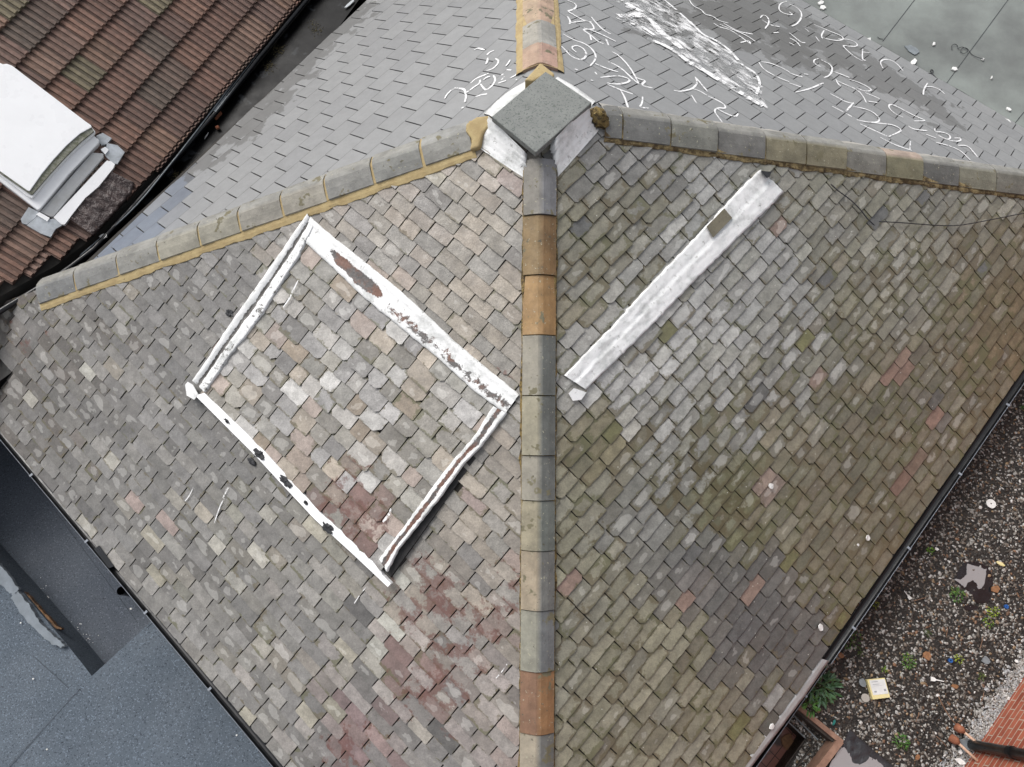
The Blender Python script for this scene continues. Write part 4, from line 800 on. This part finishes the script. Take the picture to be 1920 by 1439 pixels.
sh=band(PT,z4([(508,1240),(600,1130),(700,1010),(830,895)]),z4([(700,1375),(860,1200),(985,1060),(1010,985)]),lambda u,v:.066+.010*math.sin(v*34),60,14,'plastic_sheet',M['sheet'],None,lum=.005,edge=.006)
tag(sh,'shiny crinkled brown sheet lying on the tiles below the white rooflight','sheet')
# ------------------------------------------------------------ valley gutter
ZV=.27
vg=MB(); vp=[(720,-80),(700,-13),(572,100),(500,170),(430,240),(335,322),(165,486),(62,570),(-40,690),(-220,760),(-220,600),(0,540),(101,490),(167,440),(293,310),(400,190),(620,-100)]
t=[zat(x,y,ZV) for x,y in [(760,-120),(600,100),(470,240),(360,340),(185,500),(95,590),(20,700),(-260,900),(-260,560),(0,500),(101,450),(167,400),(273,280),(380,160),(580,-120)]]
vg.prism(t,[p-dz*.3 for p in t]); VG=tag(vg.build('valley_gutter',M['bitumen']),'wet black bitumen valley gutter between the brown tiles and the newer slates','gutter')
# grit slope filling under slates C edge is the black lining turned up
wire([(490,84),(440,150),(400,205),(350,270),(312,318),(250,395),(150,480)],ZV+.14,.009,'metal_strip','thin grey metal rod along the edge of the brown tiles','rod','metal')
pst=MB(); a,b=zat(487,105,ZV+.1),zat(404,212,ZV+.1); s=nz(np.cross(b-a,dz))*.02; pst.prism([a-s+dz*.03,b-s+dz*.03,b+s+dz*.03,a+s+dz*.03],[a-s,b-s,b+s,a+s]); tag(pst.build('metal_flat_bar',M['metal']),'flat grey metal bar in the valley gutter above the brick pieces','bar')
def brickbit(x,y,rot,l,w,h,label):
    c=zat(x,y,ZV+.02); ex=np.array((math.cos(rot),math.sin(rot),0)); ey=np.array((-math.sin(rot),math.cos(rot),0)); mb=MB()
    rows=3
    for i in range(rows): mb.box(c-ex*l/2+ey*(w*(i/rows-.5)),ex*l*random.uniform(.85,1),ey*w/rows*.85,dz*h*random.uniform(.8,1))
    o=mb.build('brick_fragment',M['terra']); b=o.modifiers.new('b','BEVEL'); b.width=.006; tag(o,label,'brick','brick pieces in the valley gutter')
brickbit(406,217,1.0,.13,.11,.06,'largest ridged orange brick piece in the black valley gutter'); brickbit(409,241,.5,.05,.045,.04,'smallest orange brick piece just below the largest one'); brickbit(290,345,.6,.13,.06,.05,'long orange brick piece in the valley gutter near the rooflight')
chip(318,322,ZV+.02,.075,'slate_fragment','dark slate piece in the valley gutter beside the lowest brick piece','slate','tar',h=.03)
for i,(x,y,a,b,l) in enumerate([(520,95,.12,.06,'leaf litter clump in the middle of the valley gutter'),(590,55,.12,.06,'leaf litter clump high in the valley gutter'),(505,125,.10,.05,'leaf litter clump against the newer slates'),(245,400,.16,.04,'litter and moss in the narrow part of the valley gutter'),(330,330,.10,.04,'litter beside the dark slate piece'),(120,535,.14,.03,'dark litter near the lower end of the valley gutter')]):
    mb=MB(); r=random.Random(i+20)
    for k in range(70):
        c=zat(x+r.gauss(0,a*60),y+r.gauss(0,b*110),ZV+.006); d=r.random()*6.3; L=r.uniform(.006,.022); v=np.array((math.cos(d),math.sin(d),r.uniform(-.2,.4)))*L; s=np.cross(nz(v),dz)*r.uniform(.002,.006); mb.add([c-v,c+s,c+v+dz*.006,c-s],[[0,1,2,3]])
    tag(mb.build('leaf_litter',M['debris']),l,'litter',kind='stuff')
chip(503,91,ZV+.03,.018,'plaster_crumb','small white crumb beside the flat metal bar','crumb',asp=.5)
chip(196,445,ZV+.12,.045,'plaster_crumb','crumpled pale scrap on the rod below the rooflight','scrap',asp=.8,n=7,h=.03)
chip(655,8,ZV+.02,.10,'pale_film','thin pale film on the wet valley gutter at the top edge','film','leadblue',asp=.25,n=7,h=.006,rot=.9)
chip(20,566,ZV+.14,.09,'terracotta_lump','rusty orange terracotta lump at the left edge','terracotta','terra',n=9,h=.06); chip(38,558,ZV+.14,.035,'terracotta_chip','small pale orange chip beside the terracotta lump','terracotta','terra',n=6,h=.03)
chip(388,255,ZV+.02,.05,'white_stick','thin pale stick in the valley gutter below the brick pieces','stick',asp=.07,n=8,rot=1.2)
# ------------------------------------------------------------ gravel roof, lower right
ZG=-.6
GR=empty('gravel_roofed_building',zat(1750,1100,ZG),'flat gravel roofed building below the right eaves with a sunken light well','building')
deck([(1800,560),(2700,560),(2700,2000),(1083,2000),(1578,1398),(1448,1290)],ZG,.35,'roof_deck',M['deck'],GR,loc=False)
# brick wall
wa,wb=zat(1920,1268,ZG),zat(1806,1439,ZG); wd=nz(wa-wb); wn_=np.cross(wd,dz); 
if wn_@(zat(1700,1200,ZG)-wa)<0: wn_=-wn_
bw=MB(); A0=wb-wd*6; L=16
BW=empty('brick_building',(wa+wb)/2,'red brick building rising at the lower right corner','building')
v=[A0+dz*-.4,A0+wd*L+dz*-.4,A0+wd*L+dz*3,A0+dz*3]; b=[p-wn_*.3 for p in v]
lc=[(0,-.4+.004,0),(L,-.4+.004,0),(L,3,0),(0,3,0)]; lc=[(0,0,0),(L,0,0),(L,3.4,0),(0,3.4,0)]
bw.add(v+b,[[0,1,2,3],[7,6,5,4],[3,2,6,7],[1,0,4,5],[0,3,7,4],[2,1,5,6]],loc=lc+lc)
if np.cross(v[1]-v[0],v[3]-v[0])@wn_<0: bw.f=[f[::-1] for f in bw.f]; bw.l=[tuple(lc[i%4]) for f in bw.f for i in f]
bw.build('brick_wall',M['brick'],BW)
pp=MB(); pb=zat(1823,1397,ZG+.05); pp.tube([pb,pb+dz*3],.05,14); o=pp.build('downpipe',M['black'],None,True); tag(o,'thick black pipe standing in front of the red brick wall','pipe')
pc=MB(); q=pb+dz*.6; pc.tube([q,q+dz*.05],.057,14); pc.box(q-wn_*.12-wd*.015,wn_*.12,wd*.03,dz*.03); pc.build('pipe_clip',M['black'],o)
for (x0,y0,x1,y1,l) in [(1805,1371,1828,1390,'upper of two pale overflow pipes with orange collars at the brick wall'),(1795,1392,1822,1417,'lower of two pale overflow pipes with orange collars at the brick wall')]:
    mb=MB(); a,b=zat(x0,y0,ZG+.1),zat(x1,y1,ZG+.13); mb.tube([a,b+nz(b-a)*.1],.014,8); o=mb.build('overflow_pipe',M['cream'],None,True); tag(o,l,'pipe','overflow pipes at the brick wall')
    mb=MB(); mb.tube([a-nz(b-a)*.05-dz*.03,a-nz(b-a)*.01,a+nz(b-a)*.02],[.045,.04,.016],10); mb.build('collar',M['terra'],o,True)
dg=MB(); 
gx=[zat(x,y,ZG+.03) for x,y in [(1800,1388),(1822,1386),(1828,1402),(1806,1412)]]
dg.prism(gx,[p-dz*.04 for p in gx]); DG=dg.build('drain_grate',M['metal']); tag(DG,'small grey drain grate at the foot of the black pipe','drain')
# stones
WELL=[(1440,1280),(1586,1396),(1500,1500),(1300,1500)]
PUD1=[(1600+x/5.14,880+y/5.14) for x,y in [(1090,910),(1180,932),(1280,960),(1276,1060),(1250,1140),(1200,1150),(1190,1100),(1150,1068),(1095,1100),(1075,1140),(1040,1110),(970,1062),(1045,1065),(1085,1020),(1092,970)]]
PUD1B=[(1600+x/5.14,880+y/5.14) for x,y in [(1080,890),(1200,895),(1300,940),(1350,1050),(1340,1130),(1330,1220),(1300,1290),(1200,1300),(1130,1200),(1060,1150),(985,1100),(980,1040),(1040,930)]]
PUD2=[(1574,1402),(1583,1400),(1592,1412),(1600,1431),(1614,1434),(1628,1421),(1645,1424),(1655,1436),(1660,1470),(1550,1470),(1560,1425)]
MATS=[(1593,1368),(1658,1424),(1630,1500),(1520,1500),(1580,1396)]
pools=[PUD1B,MATS]
def stones(poly_px,z,n,keep,name,label,big=1.,pale=None,parent=None):
    base=np.array([(1,0,0),(-1,0,0),(0,1,0),(0,-1,0),(0,0,1),(.6,.6,.5),(-.6,.6,.5),(-.6,-.6,.5),(.6,-.6,.5)],float)
    F=[[4,5,0],[4,6,2],[4,7,1],[4,8,3]]
    F=[(4,5,6),(4,6,7),(4,7,8),(4,8,5),(5,0,2),(5,2,6),(6,2,1),(6,1,7),(7,1,3),(7,3,8),(8,3,0),(8,0,5),(5,0,8)]
    F=[(4,5,6),(4,6,7),(4,7,8),(4,8,5),(0,2,5),(2,6,5),(2,1,6),(1,7,6),(1,3,7),(3,8,7),(3,0,8),(0,5,8)]
    W=[zat(x,y,z) for x,y in poly_px]; x0,x1=min(p[0] for p in W),max(p[0] for p in W); y0,y1=min(p[1] for p in W),max(p[1] for p in W)
    V=[];FF=[];CC=[];cnt=0;tries=0
    pal=[((184,182,178),3),((168,166,160),4),((140,134,126),4),((112,102,92),4),((86,76,66),4),((62,56,50),5),((128,96,72),1.6),((214,212,208),.9),((152,128,98),1.2),((48,44,40),4)]
    cols=[alb(*c) for c,w in pal]; ws=np.array([w for c,w in pal]); ws=ws/ws.sum()
    cols.append(alb(176,178,180))
    while cnt<n and tries<n*6:
        tries+=1; X=rng.uniform(x0,x1); Y=rng.uniform(y0,y1); px=proj((X,Y,z))
        if not inpoly(px[0],px[1],poly_px) or not keep(px): continue
        r=rng.gamma(6,.0015)*big+.003; r=min(r,.024); sc3=np.array([r*rng.uniform(.8,1.5),r*rng.uniform(.6,1.),r*rng.uniform(.5,.9)]); a=rng.uniform(0,6.28); c,s=math.cos(a),math.sin(a)
        v=base*sc3*(1+rng.uniform(-.15,.15,(9,1))); v=np.column_stack((v[:,0]*c-v[:,1]*s+X,v[:,0]*s+v[:,1]*c+Y,v[:,2]+z+rng.uniform(-.001,.006)))
        V.append(v); FF+= [tuple(i+cnt*9 for i in f) for f in F]
        ci=rng.choice(len(pal),p=ws)
        if pale and pale(px)>rng.uniform(): ci=rng.choice([0,1,7,10,10,2]); 
        cc=cols[ci]; f=rng.uniform(.66,1.06); CC+= [(cc[0]*f,cc[1]*f,cc[2]*f,1)]*(len(F)*3); cnt+=1
    me=bpy.data.meshes.new(name); me.from_pydata(np.concatenate(V).tolist(),[],FF); at=me.color_attributes.new('col','FLOAT_COLOR','CORNER'); at.data.foreach_set('color',np.array(CC,np.float32).ravel()); me.materials.append(M['stone'])
    o=bpy.data.objects.new(name,me); sc.collection.objects.link(o); tag(o,label,'gravel',kind='stuff')
    return o
def keepg(p):
    if inpoly(p[0],p[1],WELL): return False
    for q in pools:
        if inpoly(p[0],p[1],q): return rng.uniform()<.04
    return True
def pale(p): # pale fine gravel drift along the foot of the brick wall
    ax,ay,bx,by=1920,1200,1770,1439; d=((p[0]-ax)*(by-ay)-(p[1]-ay)*(bx-ax))/math.hypot(bx-ax,by-ay)
    u=-d; return 1/(1+math.exp(-(u-8)/14.)) if True else 0
def side(p): ax,ay,bx,by=1920,1200,1770,1439; return -((p[0]-ax)*(by-ay)-(p[1]-ay)*(bx-ax))/math.hypot(bx-ax,by-ay)
SG=1 if side((1900,1380))>0 else -1
pale=lambda p:.92/(1+math.exp(-(SG*side(p)-2)/12.))
stones([(1900,640),(2060,640),(2060,1180),(1960,1240),(1800,1500),(1480,1500),(1440,1290)],ZG,19000,keepg,'gravel','loose wet gravel covering the flat roof beside the right gutter',pale=pale)
def pool(poly,z,name,mat,kind='structure',label=None,jit=.004,seed=2):
    o=roughsheet(poly,z,.004,name,M[mat],None,jit=jit,seed=seed,sub=4); tag(o,label,None,None,kind); return o
pool(PUD1B,ZG+.001,'wet_patch','wetdark'); pool(PUD1,ZG+.006,'puddle','water')
pool([(1600+x/5.14,880+y/5.14) for x,y in [(1060,1320),(1110,1300),(1190,1310),(1210,1345),(1130,1365),(1070,1350)]],ZG+.012,'puddle','wetdark')
mt=band(flat(ZG),[(1593,1368),(1618,1390),(1658,1424),(1690,1450)],[(1578,1398),(1560,1430),(1545,1460),(1520,1500)],const(.02),20,14,'rubber_sheet',M['mat'],None,lum=.004,edge=.002); tag(mt,'creased black rubber sheet with a puddle on it beside the light well','sheet')
pool(PUD2,ZG+.026,'puddle','water',jit=.006)
stones([(1960,1180),(1960,1260),(1830,1439),(1740,1500),(1700,1500)],ZG+.006,5200,lambda p: rng.uniform()<(1/(1+math.exp(-(SG*side(p)-6)/9.))) ,'fine_gravel','drift of fine pale gravel along the foot of the brick wall',big=.72,pale=lambda p:.9)
# light well
LW=empty('light_well',zat(1500,1400,ZG),'','');  bpy.data.objects.remove(LW)
ZL=ZG-.16; ZQ=ZG-.45
rim=[(1462,1338),(1512,1386),(1470,1446),(1400,1540)]
inn_=[(1482,1326),(1570,1398),(1538,1439),(1440,1560)]
lw=MB()
I=[zat(x,y,ZL) for x,y in [(1440,1285),(1584,1400),(1540,1455),(1440,1580)]]; R_=[zat(x,y,ZL) for x,y in rim]; R0=[R_[0]-(R_[1]-R_[0])*.4]+R_[1:]
I0=I
lw.prism([I0[0],I0[1],R_[1],R0[0]],[p-dz*.9 for p in [I0[0],I0[1],R_[1],R0[0]]]); lw.prism([I0[1],I0[2],I0[3],R_[3],R_[2],R_[1]],[p-dz*.9 for p in [I0[1],I0[2],I0[3],R_[3],R_[2],R_[1]]])
LWo=lw.build('light_well',M['deck'],GR,label='sunken light well with a quarry tiled floor at the bottom edge')
qf=MB(); q=[zat(x,y,ZQ) for x,y in [(1330,1300),(1700,1300),(1700,1700),(1200,1700)]]; ang=math.atan2(*(zat(1511,1385,0)-zat(1462,1338,0))[:2][::-1]); ca,sa=math.cos(ang),math.sin(ang)
qf.add(q,[[0,3,2,1]],loc=[(p[0]*ca+p[1]*sa,-p[0]*sa+p[1]*ca,0) for p in q]); 
if np.cross(q[3]-q[0],q[2]-q[0])[2]<0: qf.f=[f[::-1] for f in qf.f]; qf.l=qf.l[::-1]
qf.build('tiled_floor',M['qfloor'],LWo)
def beam(a,b,z,w,h,name,mat,parent,label=None):
    p,q=zat(*a,z),zat(*b,z); s=nz(np.cross(q-p,dz))*w/2; mb=MB(); mb.prism([p-s,q-s,q+s,p+s],[p-s-dz*h,q-s-dz*h,q+s-dz*h,p+s-dz*h]); return mb.build(name,M[mat],parent,False,label)
beam((1470,1303),(1580,1393),ZG+.06,.05,.32,'timber_kerb','timber',LWo,'orange-brown timber kerb on the right side of the light well'); beam((1577,1389),(1500,1490),ZG+.062,.065,.32,'timber_kerb','timber',LWo,'orange-brown timber kerb on the lower side of the light well')
beam((1462,1306),(1572,1396),ZG+.02,.035,.3,'board','timberdark',LWo); beam((1469,1322),(1534,1388),ZL+.03,.012,.03,'edge_trim','metal',LWo); beam((1464,1340),(1511,1385),ZL+.02,.01,.03,'edge_trim','metal',LWo); beam((1511,1385),(1400,1540),ZL+.02,.01,.03,'edge_trim','timberdark',LWo); beam((1532,1390),(1470,1470),ZL+.03,.012,.03,'edge_trim','timberdark',LWo)
stones([(1465,1318),(1568,1398),(1535,1450),(1478,1450),(1513,1386),(1462,1338)],ZL,700,lambda p:True,'gravel','loose gravel on the ledge inside the light well')
chip(1477,1393,ZQ+.01,.085,'fallen_leaf','large yellow leaf on the tiled floor of the light well','leaf','orange',n=9,h=.01,asp=.8)
# plants
def weed(x,y,r,n,cols,label,name='weed',long=.5,z=ZG,h=.05,wide=.34):
    rr_=random.Random(int(x*3+y)); c=zat(x,y,z); mb=MB()
    for i in range(n):
        a=rr_.random()*6.283; R=r*(rr_.random()**.6); b=c+np.array((math.cos(a)*R*.7,math.sin(a)*R*.7,rr_.uniform(0,h)*(1-.5*R/r)+.01)); L=r*long*rr_.uniform(.6,1.1); a2=a+rr_.gauss(0,.7)
        d=np.array((math.cos(a2),math.sin(a2),rr_.uniform(-.2,.5))); d=nz(d); s=nz(np.cross(d,dz)+np.array((0,0,rr_.gauss(0,.25)))); w=L*wide
        cc=alb(*rr_.choice(cols)); f=rr_.uniform(.75,1.2); cc=tuple(v*f for v in cc)+(1,)
        mid=b+d*L*.5+dz*.006
        mb.add([b,b+d*L*.3+s*w*.45,b+d*L*.65+s*w*.42,b+d*L-dz*.01,b+d*L*.65-s*w*.42,b+d*L*.3-s*w*.45,mid],[[0,1,6],[1,2,6],[2,3,6],[3,4,6],[4,5,6],[5,0,6]],col=cc)
    for i in range(max(3,n//12)):
        a=rr_.random()*6.283; e=c+np.array((math.cos(a)*r*.7,math.sin(a)*r*.7,h*.6)); mb.tube([c,c*.5+e*.5+dz*h*.3,e],[.003,.002,.001],5,col=tuple(alb(96,110,56))+(1,))
    o=mb.build(name,M['leaf']); tag(o,label,'plant'); return o
G_=[(70,120,50),(90,140,56),(60,100,44),(110,150,70)]; Y_=[(170,190,50),(190,200,60),(140,170,50)]; D_=[(50,92,48),(64,108,60),(84,124,84)]
weed(1532,1284,.21,120,D_+[(96,134,100)],'large dark green bush with long leaves beside the lead strip','bush',.55,h=.14,wide=.26)
weed(1512,1318,.15,70,[(74,124,54),(92,146,62)],'bright green leafy bush at the top corner of the light well','bush',.5,h=.10,wide=.3)
weed(1590,1194,.17,60,[(70,110,50),(90,128,60)],'thin straggling weed against the right gutter','weed',.22,h=.04)
weed(1609,1222,.07,24,[(70,110,50),(90,128,60)],'small straggle of green leaves below the thin weed','weed',.3)
weed(1743,1033,.045,26,[(150,210,60),(130,200,50)],'bright lime weed, the highest one beside the gutter')
weed(1640,1134,.045,22,Y_,'little yellow-green weed beside the gutter')
weed(1793,1116,.105,80,G_+[(120,150,60)],'round green weed left of the dark wet patch',long=.3)
weed(1860,1148,.085,50,Y_+[(120,150,60)],'yellow-tipped weed below the puddle',long=.3)
weed(1851,1168,.075,40,[(120,180,50),(170,190,50),(100,150,50)],'lime and yellow weed touching the yellow-tipped one',long=.3)
weed(1701,1240,.10,80,G_+[(140,160,60)],'round green weed between the carton and the blue cap',long=.3)
weed(1657,1256,.04,20,[(150,200,50),(170,210,60)],'small lime weed above the carton')
weed(1689,1391,.105,90,G_,'bushy green weed near the bottom edge',long=.3)
weed(1838,1268,.05,24,[(90,110,50),(110,120,60)],'dull green tuft left of the pale gravel')
weed(1737,1188,.05,20,[(60,90,44),(70,100,50)],'dark green tuft in the middle of the gravel')
weed(1797,1236,.055,30,Y_+[(120,120,60)],'yellowish weed just right of the blue cap')
weed(1881,763,.04,18,[(80,130,50)],'small weed at the right gutter near the right edge'); weed(1916,766,.05,24,[(80,130,50),(90,140,60)],'green weed cut by the right edge of the photo')
# litter on the gravel
cb=[(1626,1274.5),(1659,1271.5),(1669,1308),(1636.5,1312)]
ct=[zat(x,y,ZG+.055) for x,y in cb]; cm_=MB(); cm_.prism(ct,[p-dz*.045 for p in ct]); CB=tag(cm_.build('carton',M['card']),'flat yellow carton with a white printed panel on the gravel','box')
def lerp4(u,v,z=0): return (ct[0]*(1-u)+ct[1]*u)*(1-v)+(ct[3]*(1-u)+ct[2]*u)*v+dz*z
lm=MB(); q=[lerp4(.09,.05,.002),lerp4(.97,.05,.002),lerp4(.96,.80,.002),lerp4(.09,.80,.002)]; lm.prism(q,[p-dz*.0015 for p in q]); LP=lm.build('label_panel',M['paper'],CB)
lm=MB()
for (u0,u1,v0,v1) in [(.2,.55,.13,.155),(.22,.6,.27,.29),(.25,.8,.35,.36),(.76,.88,.55,.66),(.2,.34,.6,.68)]:
    q=[lerp4(u0,v0,.0035),lerp4(u1,v0,.0035),lerp4(u1,v1,.0035),lerp4(u0,v1,.0035)]; lm.prism(q,[p-dz*.001 for p in q])
lm.build('print',M['print'],LP)
def disc(x,y,r,h,name,label,cat,mat,hole=0,n=20):
    c=zat(x,y,ZG+.02); mb=MB(); vs=[];fs=[]
    rr2=[r,r,hole or .001,hole or .001]; hh=[0,h,h,0]
    for k in range(4):
        for i in range(n): a=2*math.pi*i/n; vs.append(c+np.array((math.cos(a)*rr2[k],math.sin(a)*rr2[k],hh[k])))
    for k in range(4):
        for i in range(n): j=(i+1)%n; k2=(k+1)%4; fs.append([k*n+i,k*n+j,k2*n+j,k2*n+i])
    mb.add(vs,fs); o=mb.build(name,M[mat]); return tag(o,label,cat)
dd_=disc(1858,945,.052,.008,'plastic_disc','round white plastic disc with a centre hole on the gravel','disc','whitechip',.009)
disc(1781,1239,.022,.02,'bottle_cap','dark blue bottle cap beside a yellowish weed','cap','blue',.008); disc(1886,1138,.022,.015,'bottle_cap','light blue bottle cap near the right edge below the puddle','cap','blue',.006)
disc(1622,1309,.042,.012,'round_lid','dirty cream round lid at the lower corner of the carton','lid','greymortar',.002,12)
chip(1866,1105,ZG+.02,.045,'fallen_leaf','round orange leaf right of the puddle','leaf','orange',n=9,h=.01); chip(1738,1231,ZG+.02,.045,'fallen_leaf','curled orange leaf left of the dark blue cap','leaf','orange',n=8,h=.015); chip(1790,1287,ZG+.02,.04,'fallen_leaf','dark orange leaf below the white fork','leaf','orange',n=7,h=.01,asp=.6); chip(1577,1229,ZG+.02,.03,'fallen_leaf','brown leaf beside the straggling weed','leaf','orange',n=7,h=.01); chip(1720,1419,ZG+.02,.03,'fallen_leaf','pale orange leaf near the bottom edge','leaf','orange',n=6,h=.01,asp=.7)
chip(1849,1239,ZG+.02,.045,'plastic_scrap','grey-green scrap near the pale gravel','scrap','metal',n=7); chip(1617,1281,ZG+.02,.04,'stone_disc','pale grey flat stone left of the carton','stone','metal',n=8); chip(1876,1058,ZG+.02,.055,'fallen_leaf','pale yellowish leaf right above the puddle','leaf','card',asp=.35,n=8,rot=-.5)
def fork(x0,y0,x1,y1,name,label,w=.012,head=.022):
    a,b=zat(x0,y0,ZG+.025),zat(x1,y1,ZG+.025); d=nz(b-a); s=np.cross(dz,d); L=np.linalg.norm(b-a); mb=MB()
    q=[a-s*head,a+d*L*.3-s*head*.8,a+d*L*.4-s*w*.5,b-s*w*.3,b+s*w*.3,a+d*L*.4+s*w*.5,a+d*L*.3+s*head*.8,a+s*head]; mb.prism([p+dz*.008 for p in q],q); tag(mb.build(name,M['whitechip']),label,'cutlery')
fork(1745,1273,1769,1278,'plastic_spoon','white plastic spoon right of the carton'); fork(1707,1124,1695,1108,'plastic_spoon','white plastic spoon near the round green weed',.008,.018)
chip(1563,1356,ZG+.03,.035,'plastic_scrap','teal plastic scrap near the light well kerb','scrap','teal',asp=.35,n=6,rot=1.)
chip(1756,1030,ZG+.02,.02,'white_crumb','white crumb beside the highest lime weed','crumb'); chip(1766,935,ZG+.02,.022,'cream_crumb','cream crumb beside the right gutter','crumb','greymortar'); chip(1757,1304,ZG+.02,.02,'white_crumb','white crumb at the top end of the thin brown cable','crumb'); chip(1905,1240,ZG+.03,.02,'white_crumb','white crumb on the pale gravel at the right edge','crumb'); chip(1800,1410,ZG+.03,.02,'white_crumb','white crumb beside the drain grate','crumb'); chip(1800,1428,ZG+.02,.05,'white_crumb','ragged white scrap at the bottom edge beside the brick wall','crumb',asp=.5,n=8)
wire([(1759,1305),(1770,1328),(1786,1353),(1800,1362),(1818,1372)],ZG+.03,.006,'brown_cable','thin pinkish-brown cable trailing towards the overflow pipes','cable','twig')
rg=random.Random(11)
for i,(x,y,a,L) in enumerate([(1724,1124,.2,.07),(1775,1185,1.2,.05),(1840,1205,1.1,.06),(1842,1308,1.,.05),(1720,1345,1.,.05),(1765,1390,-.9,.06)]):
    c=zat(x,y,ZG+.02); d=np.array((math.cos(a),math.sin(a),0))*L; mb=MB(); mb.tube([c-d,c+d*.2+dz*.01,c+d],.004,5)
    tag(mb.build('twig',M['twig']),['pale twig right of the white spoon near the round weed','twig beside the dark green tuft','twig right of the yellow-tipped weed','twig below the dull green tuft','twig in the gravel above the bushy weed','twig left of the overflow pipes'][i],'twig')

GN={'white_shard':'white shards scattered on the flat roof','weed':'weeds growing in the gravel','bush':'leafy bushes beside the lead strip','fallen_leaf':'fallen leaves on and around the gravel','white_flake':'pale flakes on the mossy slope','white_speck':'white specks on the felt roofs','leaf_litter':'clumps of leaf litter in the valley gutter','twig':'twigs in the gravel','white_crumb':'white crumbs on the gravel','bottle_cap':'blue bottle caps on the gravel','plastic_spoon':'white plastic spoons on the gravel','plaster_chip':'white chips in the sunken bay','cable':'cables lying on the mossy slope','plaster_crumb':'pale crumbs in the valley gutter'}
for o in sc.objects:
    if o.parent is None and o.name.split('.')[0] in GN and not o.get('group'): o['group']=GN[o.name.split('.')[0]]
